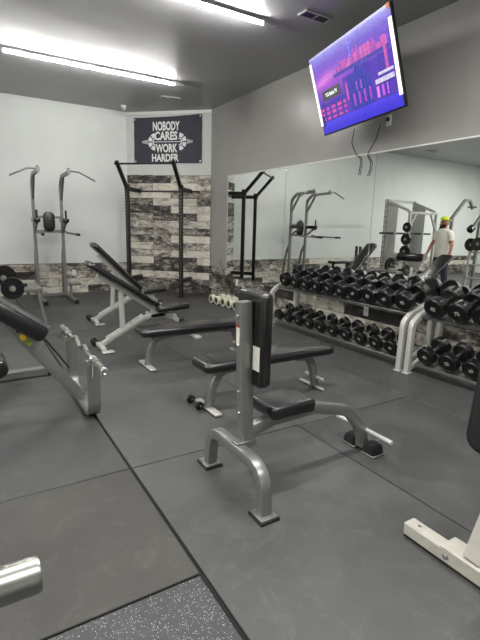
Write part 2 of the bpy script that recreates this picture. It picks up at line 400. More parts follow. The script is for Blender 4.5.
# ------------------------------------------------------------------ lights
def tube_light(x0, x1, y, label):
    t = thing('tube_light', label, 'ceiling light', ((x0 + x1) / 2, y, ZC), group='ceiling tube lights'); l = (x1 - x0) / 2
    MB().cyl((-l + .03, 0, -.058), (l - .03, 0, -.058), .013, 10, .002).build('tube', M['tube'], t)
    for s in (-1, 1): MB().box((s * l, 0, -.037), (.045, .032, .070), .006).build('end_cap', M['fixture'], t)
    MB().box((0, 0, -.037), (2 * l, .046, .006), .002, 1).build('housing', M['fixture'], t)
    MB().cyl((l + .02, 0, -.04), (l + .14, 0, -.04), .010, 10).build('cable_stub', M['fixture'], t)
    return t
tube_light(.61, 3.02, 7.0, 'bright ceiling tube light nearest the back wall, running left out of view')
tube_light(1.62, 2.95, 4.46, 'bright ceiling tube light cut off by the top of the picture, nearer the vent')
def area(name, loc, sx, sy, power, rot=(0, 0, 0), col=(1, .985, .96)):
    l = bpy.data.lights.new(name, 'AREA'); l.shape = 'RECTANGLE'; l.size = sx; l.size_y = sy; l.energy = power; l.color = col
    o = bpy.data.objects.new(name, l); COL.objects.link(o); o.location = loc; o.rotation_euler = rot; return o
P_ = 80
for y in (1.92, -.62):
    area('tube_lamp', (1.8, y, ZC - .06), 2.4, .06, P_ * 1.35)
for y in (7.0, 4.46, 1.92, -.62):
    area('tube_lamp', (-2.1 if y < 7 else -4.6, y, ZC - .06), 2.4, .06, P_ * (.9 if y < 4 else 1.7))
    if y < 7: area('tube_lamp', (-5.2, y, ZC - .06), 2.4, .06, P_ * .8)

w = bpy.data.worlds.new('World'); bpy.context.scene.world = w; w.use_nodes = True
w.node_tree.nodes['Background'].inputs[0].default_value = (.5, .52, .55, 1); w.node_tree.nodes['Background'].inputs[1].default_value = .05

# ------------------------------------------------------------------ ceiling fittings
def vent(x, y, wx, wy, rz, label):
    t = thing('ceiling_vent', label, 'vent', (x, y, ZC), rz, group='ceiling vents')
    MB().box((0, 0, -.004), (wx - .03, wy - .03, .006)).build('backing', M['black_metal'], t)
    f_ = MB()
    for s in (-1, 1):
        f_.box((s * (wx / 2 - .01), 0, -.009), (.022, wy, .018), .003, 1); f_.box((0, s * (wy / 2 - .01), -.009), (wx, .022, .018), .003, 1)
    f_.box((0, 0, -.009), (.012, wy, .014), .002, 1)
    f_.build('frame', M['silver_light'], t)
    for k in range(5):
        MB().box((0, -wy / 2 + .03 + k * (wy - .06) / 4, -.010), (wx - .05, .014, .004), rot=Matrix.Rotation(R(35), 4, 'X')).build('slat', M['silver'], t)
vent(3.36, 4.11, .36, .15, 0, 'rectangular slatted ceiling vent beside the television')
vent(-2.78, 8.47, .45, .16, 0, 'slatted ceiling vent seen only in the mirror')
vent(3.31, 7.92, .34, .13, R(-8), 'small slatted ceiling vent near the slanted corner above the banner')
t = thing('security_camera', 'small white dome security camera on the ceiling at the back corner', 'camera', (2.80, 8.96, ZC))
MB().cyl((0, 0, 0), (0, 0, -.03), .055).build('base', M['white'], t)
MB().lathe([(.045, 0), (.045, -.015), (.04, -.035), (.026, -.052), (0, -.06)], (0, 0, -.03), (0, 0, 1), 16).build('dome', M['white'], t)
MB().cyl((-.02, -.03, -.055), (-.028, -.045, -.066), .014, 12).build('lens', M['black_metal'], t)

# ------------------------------------------------------------------ mirrors
def wmirror(y0, y1, label):
    o = MB().box((XW - .005, (y0 + y1) / 2, 1.38), (.006, y1 - y0 - .006, 1.82), .0012, 1).build('wall_mirror', M['mirror'], smooth=False)
    tag(o, label, 'mirror', 'wall mirrors')
wmirror(5.72, 7.495, 'frameless wall mirror panel farthest away, showing the black rig in reflection')
wmirror(3.95, 5.72, 'frameless wall mirror panel under the television, showing the pull-up tower in reflection')
wmirror(2.17, 3.95, 'frameless wall mirror panel nearest the camera, showing the man in reflection')

# outlets
def outlet(loc, rz, label):
    t = thing('wall_outlet', label, 'outlet', loc, rz)
    MB().box((0, -.004, 0), (.075, .008, .118), .003).build('cover_plate', M['white'], t)
    s_ = MB()
    for z in (-.026, .026): s_.box((0, -.009, z), (.034, .004, .03), .004)
    s_.build('socket', M['fixture'], t)
    return t
outlet((XW - .02, 3.90, .395), -PI / 2, 'white wall outlet on the plank wainscot between the two dumbbell rows')
outlet((XW - .02, 7.07, .385), -PI / 2, 'white wall outlet on the plank wainscot above the cream dumbbells')
outlet((1.845, YB - .02, .41), 0, 'white wall outlet on the back wall planks beside the pull-up tower')
t = outlet((XW - .002, 3.815, 2.63), -PI / 2, 'white wall outlet just below the television')
MB().box((.0, -.02, .012), (.03, .03, .04), .004).build('plug', M['black_metal'], t)

# ------------------------------------------------------------------ television
def clamp(v, a=0., b=1.): return max(a, min(b, v))
def lerp3(a, b, t): return tuple(x + (y - x) * t for x, y in zip(a, b))
sky_t, sky_m, sky_b = (128, 118, 225), (118, 70, 205), (64, 38, 170)
def hnoise(i, k=0):
    x = math.sin(i * 12.9898 + k * 78.233) * 43758.5453; return x - math.floor(x)
def pic(u, v):                       # u left-right, v bottom-top, both 0..1, a night city in violet light
    c = lerp3(sky_m, sky_t, clamp((v - .62) / .38) ** 1.2) if v > .62 else lerp3(sky_b, sky_m, clamp((v - .15) / .47))
    if v > .86: c = lerp3(c, (170, 172, 235), clamp((v - .86) / .14) * .55)
    d = ((u - .17) / .17) ** 2 + ((v - .66 - (u - .17) * .2) / .055) ** 2      # sun glow
    c = lerp3(c, (255, 190, 235), .85 * math.exp(-d)); d = ((u - .2) / .3) ** 2 + ((v - .62) / .16) ** 2
    c = lerp3(c, (214, 90, 222), .55 * math.exp(-d))
    k = math.floor(u * 46); h = .70 + .075 * hnoise(k, 1) + (.05 if .55 < u < .8 else 0)      # far skyline
    if .34 < u < .93 and .66 < v < h: c = lerp3((236, 120, 190), (150, 60, 190), (hnoise(k, 2) * .7 + (h - v) * 2))
    if .30 < u < .95 and .615 < v <= .66: c = (74, 70, 176)
    if .53 < u < .545 and .72 < v < .92: c = lerp3(c, (110, 160, 255), .5)
    k = math.floor(u * 11)                                                                     # middle blocks
    if v < .56 + .05 * hnoise(k, 5) and u > .40: c = lerp3((66, 52, 178), (96, 54, 190), hnoise(k, 6))
    if .46 < u < .72:                                                                          # large stepped hall
        s = abs(u - .59)
        top = .62 if s < .035 else .54 if s < .075 else .50 if s < .105 else .42
        if v < top:
            c = (58, 64, 186) if int(u * 90) % 3 else (40, 44, 150)
            if .20 < v < .34 and int(u * 64) % 4 == 0: c = (206, 66, 206)
            if .36 < v < .46 and s < .06 and int(u * 80) % 4 == 0: c = (196, 90, 226)
    if u < .40 and v < .40 - .03 * hnoise(math.floor(u * 9), 8):                                # low left block with lit windows
        c = (70, 48, 176)
        gx, gy = (u * 12) % 1, (v * 15) % 1
        if .17 < v < .36 and gx > .35 and gy > .42: c = lerp3((235, 84, 150), (196, 70, 200), hnoise(math.floor(u * 12), math.floor(v * 15)))
    if .885 < u < .912 and .40 < v < .70: c = (206, 92, 180)                                    # pink tower
    if .74 < u < .88 and .18 < v < .30: c = lerp3((210, 80, 235), (240, 150, 255), hnoise(math.floor(u * 40), 3)) if int(u * 38) % 2 else (80, 50, 190)
    if .425 < u < .445 and .30 < v < .50: c = (236, 96, 160)
    if .76 < u < .955 and .30 < v < .375: c = (222, 214, 250) if v > .318 else (60, 40, 150)    # pale sign block
    if .80 < u < .955 and .40 < v < .43: c = (226, 216, 250)
    if v < .155: c = lerp3((52, 40, 214), (84, 66, 236), clamp(v / .155))                       # foreground band
    if .145 < v < .155 or .085 < v < .092: c = (34, 28, 140)
    if u < .07 and .10 < v < .24: c = (40, 36, 130)
    if v > .965: c = lerp3(c, (186, 186, 236), .7)
    g = .90 + .2 * hnoise(math.floor(u * 160), math.floor(v * 90))
    return tuple(clamp(x * g, 0, 255) for x in c)
TW, TH = 1.55, 1.55 / 1.76
tx, ty_, tz = Vector((-.221, -.975, 0)), Vector((-.300, .068, .951)), Vector((-.928, .211, -.308))
tv = thing('television', 'large flat television tilted down on the mirror wall, showing a violet city picture', 'television')
MT = frame_to((3.667, 3.839, 2.949), tx, tz); tv.matrix_world = MT
tv.location = MT.translation; tv.rotation_euler = MT.to_euler()
MB().box((0, 0, -.020), (TW, TH, .035), .006).build('housing', M['black_metal'], tv)
MB().box((0, -.08, -.065), (TW * .62, TH * .6, .05), .015).build('back_cover', M['black_metal'], tv)
NX, NY = 176, 100; sw, sh = TW - .016, TH - .022
vs, fs, cols = [], [], []
for j in range(NY + 1):
    for i in range(NX + 1): vs.append((-sw / 2 + sw * i / NX, -sh / 2 + .004 + sh * j / NY, 0))
for j in range(NY):
    for i in range(NX):
        a = j * (NX + 1) + i; fs.append((a, a + 1, a + NX + 2, a + NX + 1)); cols.append(srgb(pic((i + .5) / NX, (j + .5) / NY)))
me = bpy.data.meshes.new('screen'); me.from_pydata(vs, [], fs); ca = me.color_attributes.new('pic', 'FLOAT_COLOR', 'CORNER')
for p in me.polygons:
    for li in p.loop_indices: ca.data[li].color = cols[p.index]
me.materials.append(M['screen']); so = bpy.data.objects.new('screen', me); COL.objects.link(so); so.parent = tv
cp = MB().box((-.27 * TW, -.02 * TH, .0015), (.255 * TW, .125 * TH, .002)).build('caption_box', M['caption'], tv)
cp['label'] = 'dark caption box on the screen'
text('caption_text', 'TCL\u00b7Roku TV', .052, M['caption_text'], cp, Matrix.Translation((-.27 * TW, -.02 * TH, .0032)), .85, .0012)
for sx_, v0, v1 in ((-1, -.37, .43), (1, -.37, .37)):
    o = MB().box((sx_ * (TW / 2 - .026), TH * (v0 + v1) / 2, .003), (.05, TH * (v1 - v0), .006), .002, 1).build('edge_strip', M['strip'], tv); o['label'] = 'white protective strip with added glow on the screen edge'
o = MB().box((TW / 2 - .03, TH / 2 - .025, .003), (.045, .04, .004)).build('corner_tab', M['orange'], tv); o['label'] = 'orange corner tab'
o = MB().box((-TW / 2 + .016, -TH / 2 + .06, .003), (.022, .10, .004)).build('corner_tab', M['yellow'], tv); o['label'] = 'yellow corner tab'
# wall bracket and its arm (world coordinates)
wm = thing('television_bracket', 'black arm bracket holding the television off the wall', 'bracket', (XW - .005, 3.95, 2.92))
MB().box((-.012, 0, 0), (.02, .24, .34), .004).build('wall_plate', M['black_metal'], wm)
back = MT @ Vector((0, -.08, -.092)) - wm.location
MB().rtube([(-.02, 0, 0), back + Vector((.05, .02, 0)), back + Vector((.016, 0, -.004))], .05, .06, (0, 0, 1)).build('arm', M['black_metal'], wm)
# two hanging cables on the wall
def cable(pts, label):
    o = MB().tube(fillet(pts, .08, 5), .005, 8).build('hanging_cable', M['black_metal']); tag(o, label, 'cable', 'cables below the television')
xc = XW - .022
cable([(xc, 4.33, 2.62), (xc, 4.37, 2.46), (xc, 4.27, 2.30), (xc, 4.20, 2.27), (xc, 4.19, 2.18), (xc, 4.21, 2.06)], 'thin black cable hanging down the mirror below the television, the one farther from the outlet')
cable([(xc, 3.92, 2.60), (xc, 3.97, 2.45), (xc, 4.10, 2.28), (xc, 4.02, 2.20), (xc, 4.03, 2.10), (xc, 4.06, 2.04)], 'thin black cable hanging down the mirror below the television, the one nearer the outlet')

# ------------------------------------------------------------------ banner on the corner wall
MBN = frame_to(CA + cd * .95 + cn * .02 + Vector((0, 0, 3.045)), cd, -Vector((0, 0, 1)).cross(cd).cross(cd) if False else cn)
MBN = Matrix((cd, Vector((0, 0, 1)), cn)).transposed().to_4x4(); MBN.translation = CA + cd * .888 + cn * .004 + Vector((0, 0, 3.045))
bn = thing('wall_banner', 'dark cloth banner reading NOBODY CARES WORK HARDER on the corner wall', 'banner'); bn.location = MBN.translation; bn.rotation_euler = MBN.to_euler()
bw_, bh_ = 1.43, .885
def wave(x, y):
    r1 = math.exp(-((x + y * .9 - 1.02) / .05) ** 2) * .012 + math.exp(-((x + y * 1.1 - .84) / .04) ** 2) * .010
    return .016 + (.004 * math.sin(y * 17 + math.sin(x * 4)) * (.4 + abs(x)) + .004 * math.sin(x * 9 - y * 6)) * min(1.4, .5 + abs(x)) + r1
vs, fs = [], []
nx, ny = 48, 30
for j in range(ny + 1):
    for i in range(nx + 1):
        x, y = -bw_ / 2 + bw_ * i / nx, -bh_ / 2 + bh_ * j / ny
        s = .5 + y / bh_
        yy = y + .02 * (x / bw_ - .0) * 2 * s - .012 * (1 - (2 * x / bw_) ** 2) * s
        vs.append((x, yy, wave(x, y)))
for j in range(ny):
    for i in range(nx):
        a = j * (nx + 1) + i; fs.append((a, a + 1, a + nx + 2, a + nx + 1))
me = bpy.data.meshes.new('cloth'); me.from_pydata(vs, [], fs); me.materials.append(M['navy'])
for p in me.polygons: p.use_smooth = True
o = bpy.data.objects.new('cloth', me); COL.objects.link(o); o.parent = bn
def onb(ob):
    for v in ob.data.vertices: v.co.z += .030
    return ob
def bt(body, x0, x1, y0, y1):      # lettering fitted to fractions of the banner, y from the top
    X0, X1 = (x0 - .5) * bw_, (x1 - .5) * bw_; Y1, Y0 = (.5 - y0) * bh_, (.5 - y1) * bh_
    ob = text('lettering', body, 1.0, M['print_white'], bn, Matrix.Identity(4), 1.0, .036, extrude=0)
    c = [v.co for v in ob.data.vertices]; a0, a1 = min(p.x for p in c), max(p.x for p in c); b0, b1 = min(p.y for p in c), max(p.y for p in c)
    for v in ob.data.vertices:
        v.co.x = X0 + (v.co.x - a0) / (a1 - a0) * (X1 - X0); v.co.y = Y0 + (v.co.y - b0) / (b1 - b0) * (Y1 - Y0); v.co.z = 0
    return onb(ob)
bt('NOBODY', .29, .685, .115, .31); bt('CARES', .315, .65, .325, .51); bt('WORK', .33, .65, .585, .77); bt('HARDER', .27, .67, .80, .965)
def arc_shape(mb, cx, cy, r0, r1, a0, a1, n=10):
    pts = [(cx + r1 * math.cos(R(a0 + (a1 - a0) * k / n)), cy + r1 * math.sin(R(a0 + (a1 - a0) * k / n))) for k in range(n + 1)]
    pts += [(cx + r0 * math.cos(R(a1 - (a1 - a0) * k / n)), cy + r0 * math.sin(R(a1 - (a1 - a0) * k / n))) for k in range(n + 1)]
    mb.prism(pts, 0, .0008)
gm = MB(); gm.box((.0, -.038, 0), (.62, .012, .0008))
for s in (-1, 1):
    cx, cy, am = s * .24, -.038, (0 if s > 0 else 180)
    for a in (-66, -22, 22, 66):
        arc_shape(gm, cx, cy, .085, .165, am + a - 17, am + a + 17); arc_shape(gm, cx, cy, .050, .072, am + a - 19, am + a + 19)
    for k in range(5): gm.box((cx + s * (.185 + k * .024), cy, 0), (.012, .085 - k * .012, .0008))
onb(gm.build('dumbbell_print', M['print_white'], bn))
g_ = MB()
for sx_ in (-1, 1):
    for sy_ in (-1, 1):
        g_.lathe([(.007, .022), (.014, .022), (.014, .028), (.007, .028)], (sx_ * (bw_ / 2 - .03), sy_ * (bh_ / 2 - .035) + (.02 * sx_ if sy_ > 0 else 0), 0), (0, 0, 1), 12)
g_.build('grommet', M['chrome'], bn)

# ------------------------------------------------------------------ black wall rig
rig = thing('pull_up_rig', 'black wall mounted pull-up rig with two uprights in front of the plank corner', 'pull-up rig', (3.575, 8.06, 0), corner_rz)
# local x along the corner wall (towards the mirror), local y towards the wall
def hole_post(mb, x, y, z0, z1):
    mb.box((x, y, (z0 + z1) / 2), (.070, .070, z1 - z0), .004, 1)
SPC = 1.10
bar_pts = []
for k, x in enumerate((-SPC, 0)):
    p_ = MB(); hole_post(p_, x, 0, 0, 2.14); p_.build('upright', M['black_metal'], rig)
    MB().box((x, 0, .004), (.11, .13, .008), .003, 1).build('foot_plate', M['black_metal'], rig)
    h_ = MB()
    for q in range(30):
        z = .30 + q * .062
        h_.cyl((x, -.0353, z), (x, -.0370, z), .009, 10, .0004); h_.cyl((x - .0353, 0, z), (x - .0373, 0, z), .009, 10, .0004)
    h_.build('hole_row', M['steel'], rig)
    for z in (2.06, .32):
        MB().box((x, .285, z), (.065, .53, .075), .004, 1).build('wall_strut', M['black_metal'], rig)
    MB().box((x, -.005, 2.08), (.075, .09, .12), .006, 1).build('bracket', M['black_metal'], rig)
    MB().rtube([(x, -.02, 2.08), (x, -.40, 2.51)], .06, .062, (1, 0, 0)).build('arm', M['black_metal'], rig)
MB().cyl((-SPC - .05, -.385, 2.47), (.05, -.385, 2.47), .017).build('pull_up_bar', M['black_metal'], rig)
MB().box((-SPC / 2, .556, 2.06), (SPC + .4, .016, .025), .004, 1).build('wall_rail', M['black_metal'], rig)

# ------------------------------------------------------------------ pull-up / dip tower at the back wall
tw = thing('pull_up_tower', 'silver pull-up and dip tower standing at the back wall', 'pull-up tower', (1.36, 9.02, 0))
px = .24
for s in (-1, 1):
    x = s * px
    MB().rtube(fillet([(x, 0, .03), (x, 0, 2.07), (x, -.20, 2.20), (x, -.86, 2.215)], [.16, .16]), .052, .06, (1, 0, 0)).build('post', M['silver'], tw)
    MB().rtube([(x, -.02, 1.80), (x, -.30, 2.17)], .04, .045, (1, 0, 0)).build('brace', M['silver'], tw)
    MB().rtube(fillet([(x, .02, .98), (x, .13, .80), (x, .20, .45), (x, .26, .03)], .15), .045, .05, (1, 0, 0)).build('rear_leg', M['silver'], tw)
    f_ = MB().box((x + s * .01, -.38, .035), (.06, 1.07, .06), .006, 1); f_.build('foot_tube', M['silver'], tw)
    MB().box((x + s * .01, -.92, .035), (.066, .03, .066), .004, 1).build('foot_cap', M['rubber_dull'], tw)
    MB().rtube([(x + s * .01, -.45, .05), (x + s * .01, -.45, .28)], .04, .05, (1, 0, 0)).build('step_post', M['silver'], tw)
    MB().box((x + s * .06, -.45, .29), (.26, .13, .022), .006, 1).build('step', M['steel'], tw)
    MB().tube(fillet([(x - .03 * s, -.80, 2.245), (x + s * .16, -.82, 2.235), (x + s * .42, -.86, 2.10)], .15), .016).build('pull_up_handle', M['steel'], tw)
    MB().cyl((x, -.80, 2.18), (x, -.80, 2.29), .022).build('pivot', M['steel'], tw)
    MB().rtube([(x, .0, 1.20), (x, -.34, 1.40)], .04, .045, (1, 0, 0)).build('arm_brace', M['silver'], tw)
    MB().prism(rrect(.115, .40, .04, 5), 0, .08, Matrix.Translation((x, -.20, 1.385)), .02).build('arm_pad', M['vinyl'], tw)
    MB().cyl((x, -.37, 1.36), (x + .0, -.37, 1.60), .018).build('grip', M['rubber'], tw)
    d_ = MB().tube(fillet([(x, -.25, 1.23), (x, -.40, 1.21), (x + s * .03, -1.12, 1.20)], .06), .017).build('dip_bar', M['steel'], tw)
    MB().cyl((x + s * .028, -1.06, 1.20), (x + s * .033, -1.22, 1.20), .023).build('dip_grip', M['rubber'], d_)
MB().box((0, 0, .05), (2 * px, .05, .05), .005, 1).build('base_tube', M['silver'], tw)
MB().box((0, -.015, 1.48), (2 * px, .04, .04), .005, 1).box((0, -.015, 1.225), (2 * px, .05, .05), .005, 1).build('cross_tube', M['silver'], tw)
MB().prism(rrect(.20, .36, .095, 8), 0, .07, frame_to((0, -.04, 1.40), (1, 0, 0), (0, -1, 0)), .02).build('back_pad', M['vinyl'], tw)

# ------------------------------------------------------------------ dumbbells and racks
def make_dumbbell(R_, T, gap, hr, digits, key='rubber', hkey='chrome'):
    t = thing('dumbbell', '', 'dumbbell')
    MB().lathe([(hr * .8, -gap / 2 - .01), (hr * .85, -gap / 2), (hr, -gap * .25), (hr * 1.12, 0), (hr, gap * .25), (hr * .85, gap / 2), (hr * .8, gap / 2 + .01)], (0, 0, 0), (1, 0, 0), 14).build('handle', M[hkey], t)
    for s in (-1, 1):
        c = R_ * .13
        h = MB().lathe([(hr * .8, 0), (R_ - c, 0), (R_, c * .8), (R_, T - c * .8), (R_ - c, T), (R_ * .80, T), (R_ * .77, T - .004), (.0, T - .004)], (s * gap / 2, 0, 0), (s, 0, 0), 28).build('head', M[key], t)
        if digits and s < 0:
            mw = frame_to((-(gap / 2 + T - .0035), 0, 0), (0, -1, 0), (-1, 0, 0))
            text('number', digits, R_ * .50, M['digits'], h, mw, 1.0, .001)
    return t
def ring_faces(t, R_, T, gap):
    for h in [c for c in bpy.data.objects if c.parent == t and c.name.startswith('head')]:
        s = -1 if h.data.vertices[0].co.x < 0 else 1; x = s * (gap / 2 + T - .0035)
        MB().lathe([(R_ * .40, 0), (R_ * .62, 0), (R_ * .62, .004), (R_ * .40, .004), (R_ * .40, 0)], (x, 0, 0), (s, 0, 0), 24).lathe([(0, 0), (R_ * .20, 0), (R_ * .18, .008), (0, .008)], (x, 0, 0), (s, 0, 0), 16).build('face_ring', M['steel'], h)
ordn = ['first', 'second', 'third', 'fourth', 'fifth', 'sixth', 'seventh', 'eighth', 'ninth', 'tenth']
def place_db(t, face, tilt, L2, label, group, roll):
    d = Vector((math.cos(tilt), 0, math.sin(tilt))); c = Vector(face) + d * L2
    t.rotation_euler = (roll, -tilt, 0); t.location = c; t['label'] = label; t['group'] = group
UPY = [4.97, 4.74, 4.53, 4.31, 4.09, 3.875, 3.655, 3.43, 3.20, 2.965]
LOY = [5.04, 4.82, 4.60, 4.385, 4.155, 3.93, 3.715, 3.485, 3.26, 3.045]
TILT = R(20)
for i, y in enumerate(UPY):
    r_ = .092 + .0013 * i
    t = make_dumbbell(r_, .105, .13, .016, str(50 + 5 * i))
    place_db(t, (3.755, y, .685), TILT, .155, '%s black dumbbell from the far end of the upper row on the long rack' % ordn[i], 'upper row of the long dumbbell rack', R(random.uniform(-35, 35)))
for i, y in enumerate(LOY):
    r_ = .076 + .0009 * i
    t = make_dumbbell(r_, .065, .14, .016, str([5, 8, 10, 12, 15, 20, 25, 30, 35, 40][i]))
    place_db(t, (3.725, y, .185 + .0006 * i), TILT, .1275, '%s small black dumbbell from the far end of the lower row on the long rack' % ordn[i], 'lower row of the long dumbbell rack', R(random.uniform(-35, 35)))
for i, y in enumerate((2.60, 2.355, 2.115)):
    t = make_dumbbell(.105, .11, .14, .017, str(100 + 5 * i if False else (85, 75, 80)[i]))
    place_db(t, (3.745, y, .68), TILT, .165, '%s large black dumbbell from the paired legs on the near rack\'s upper row' % ordn[i], 'upper row of the near dumbbell rack', R(random.uniform(-15, 15)))
for i, y in enumerate((2.625, 2.385, 2.15)):
    t = make_dumbbell(.094, .08, .14, .016, str((45, 55, 60)[i]))
    place_db(t, (3.725, y, .20), TILT, .145, '%s black dumbbell from the paired legs on the near rack\'s lower row' % ordn[i], 'lower row of the near dumbbell rack', R(random.uniform(-25, 25)))
# cream dumbbells on the floor
for i, (x, y) in enumerate(((3.79, 7.22), (3.80, 7.03), (3.82, 6.83), (3.82, 6.62), (3.82, 6.41))):
    t = make_dumbbell(.082, .085, .12, .015, '', 'cream', 'steel')
    ring_faces(t, .082, .085, .12)
    t.location = (x + .145, y, .083); t['label'] = '%s cream dumbbell along the wainscot, counted from the slanted corner' % ordn[i]; t['group'] = 'cream dumbbells on the floor'

def make_rack(name, label, y0, y1, end_front=True):
    t = thing(name, label, 'dumbbell rack', (3.9, (y0 + y1) / 2, 0)); h = (y1 - y0) / 2
    ct, st = math.cos(TILT), math.sin(TILT)
    rotm = Matrix.Rotation(-TILT, 4, 'Y')
    for s in (-1, 1):
        y = s * h
        MB().rtube(fillet([(-.205, y, .004), (-.195, y, .50), (-.10, y, .575), (.26, y, .695)], [.10, .16]), .055, .06, (0, 1, 0)).build('front_leg', M['silver_light'], t)
        MB().box((-.205, y, .005), (.09, .075, .010), .003, 1).build('foot_plate', M['silver_light'], t)
        MB().rtube([(.24, y, .004), (.24, y, .68)], .055, .06, (0, 1, 0)).build('rear_leg', M['silver_light'], t)
        MB().rtube([(-.20, y, .045), (.24, y, .21)], .045, .05, (0, 1, 0)).build('side_brace', M['silver_light'], t)
    for zf, xf, r_, key in ((.685, -.145, .112, 'upper'), (.185, -.175, .090, 'lower')):
        # two rails under the heads, tilted with the tier
        for off, nm in ((.045, 'front_rail'), (.255, 'rear_rail')):
            c = Vector((xf + off * ct + (r_ + .012) * st, 0, zf + off * st - (r_ + .012) * ct))
            rb = MB().box(c, (.075, 2 * h - .06, .012), .003, 1, rot=rotm)
            rb.box(c + Vector((-.043 * ct - .0 , 0, -.043 * st + .0)), (.012, 2 * h - .06, .03), .003, 1, rot=rotm)
            rb.build(nm, M['steel'] if key == 'upper' else M['silver'], t)
    return t
make_rack('dumbbell_rack', 'long two tier dumbbell rack with silver legs along the mirror wall', 2.885, 5.17)
make_rack('dumbbell_rack', 'second dumbbell rack nearer the camera, starting at the paired silver legs', .40, 2.785)

# ------------------------------------------------------------------ flat benches
def flat_bench(label, loc, wheels=True):
    t = thing('flat_bench', label, 'weight bench', loc, group='flat benches')
    MB().prism(rrect(1.26, .30, .055, 6), .335, .41, None, .028, 4).build('pad', M['vinyl'], t)
    o = MB().box((-.52, 0, .4105), (.006, .255, .002)).build('pad_seam', M['rubber_dull'], t)
    MB().box((0, 0, .315), (1.0, .06, .04), .006, 1).build('spine', M['silver'], t)
    for s in (-1, 1):
        MB().rtube(fillet([(s * .30, 0, .315), (s * .44, 0, .30), (s * .50, 0, .20), (s * .535, 0, .02)], [.12, .2]), .055, .06, (0, 1, 0)).build('leg', M['silver'], t)
    MB().box((-.535, .01, .018), (.06, .36, .022), .006, 1).build('foot_bar', M['silver_light'], t)
    for y in (.185, .03) if wheels else ():
        MB().cyl((-.60, y - .014, .034), (-.60, y + .014, .034), .034, 18, .008).build('wheel', M['rubber'], t)
        MB().cyl((-.60, y - .02, .034), (-.55, y + .02, .03), .008, 8).build('axle', M['steel'], t)
    for z, x in ((.105, .525), (.012, .535)):
        MB().cyl((x, -.12, z + .004), (x, .20 if z < .05 else .12, z + .004), .014).build('foot_peg', M['silver_light'], t)
    return t
flat_bench('black flat bench behind the upright seated bench, nearer of the two flat benches', (2.05, 2.90, 0))
flat_bench('black flat bench farther back, between the incline benches and the nearer flat bench', (2.0, 4.12, 0), False)

# ------------------------------------------------------------------ upright seated bench (main subject)
sb = thing('upright_bench', 'silver upright seated press bench with black seat and back pad on an arched leg', 'weight bench', (1.15, 1.87, 0))
MB().rtube(fillet([(0, .30, .012), (0, .275, .245), (0, -.25, .245), (0, -.272, .012)], [.17, .17], 10), .062, .058, (1, 0, 0), .008).build('arched_leg', M['silver'], sb)
for s in (-1, 1):
    q = MB().box((0, (.305 if s > 0 else -.270), .018), (.098, .108, .010), .003, 1).build('foot_plate', M['silver'], sb)
    MB().box((0, (.305 if s > 0 else -.270), .0075), (.112, .122, .014), .003, 1).build('rubber_pad', M['rubber_dull'], q)
MB().rtube(fillet([(.075, 0, .245), (.05, 0, .34), (.018, 0, 1.035)], .15), .056, .070, (0, 1, 0), .006).build('post', M['silver'], sb)
MB().box((.045, 0, .280), (.13, .062, .010), .003, 1).box((.035, 0, .262), (.10, .05, .04), .006, 1).build('mount_plate', M['silver'], sb)
bp_ = MB()
for z in (.96, .81, .56, .44): bp_.lathe([(.010, 0), (.010, .006), (.006, .009), (0, .009)], (.018 - .035 + (1.05 - z) * .045, 0, z), (-1, 0, .0), 8)
for y in (-.02, .022): bp_.lathe([(.009, 0), (.009, .006), (0, .007)], (.085, y, .285), (0, 0, 1), 8)
bp_.build('bolt', M['chrome'], sb)
st_ = MB().box((.018 - .0360 + .17 * .045, 0, .865), (.0015, .03, .11)).build('warning_label', M['paper'], sb)
MB().box((.018 - .0360 + .135 * .045 - .0008, 0, .912), (.002, .03, .014)).build('red_band', M['red'], st_)
MB().prism(rrect(.245, .49, .03, 5), 0, .066, frame_to((.062, .012, .838), (0, 1, 0), (1, 0, -.0)) @ Matrix.Rotation(0, 4, 'Z'), .016).build('back_pad', M['vinyl'], sb)
o = MB().box((.0570, -.070, .75), (.0015, .06, .125)).build('care_label', M['paper'], sb)
for z in (.98, .70): MB().box((.05, 0, z), (.03, .05, .05), .004, 1).build('pad_mount', M['black_metal'], sb)
MB().prism(rrect(.295, .24, .028, 5), .405, .475, Matrix.Translation((.298, .005, 0)), .016).build('seat', M['vinyl'], sb)
MB().rtube(fillet([(.06, 0, .325), (.22, 0, .365), (.52, 0, .375), (.80, 0, .30), (.92, 0, .16), (.955, 0, .05)], [.2, .3, .2, .15]), .052, .066, (0, 1, 0), .007).build('main_beam', M['silver'], sb)
MB().box((.965, .0, .035), (.075, .10, .035), .006, 1).build('front_foot', M['silver'], sb)
for y in (.082, -.082):
    tb = bmesh.new(); bmesh.ops.create_cube(tb, size=1); tb.transform(Matrix.Diagonal((.085, .085, .062, 1)))
    for v in tb.verts:
        if v.co.z < 0: v.co.x *= 1.22; v.co.y *= 1.22
    bmesh.ops.bevel(tb, geom=tb.edges[:], offset=.008, segments=2, affect='EDGES')
    mb = MB(); mb.add(tb, Matrix.Translation((.965, y, .044))); q = mb.build('rubber_foot', M['rubber_dull'], sb)
    MB().box((.965, y, .007), (.108, .108, .010), .003, 1).build('foot_rim', M['silver'], q)
MB().cyl((.965, .255, .135), (.965, -.225, .135), .0155).build('foot_rest_bar', M['silver_light'], sb)

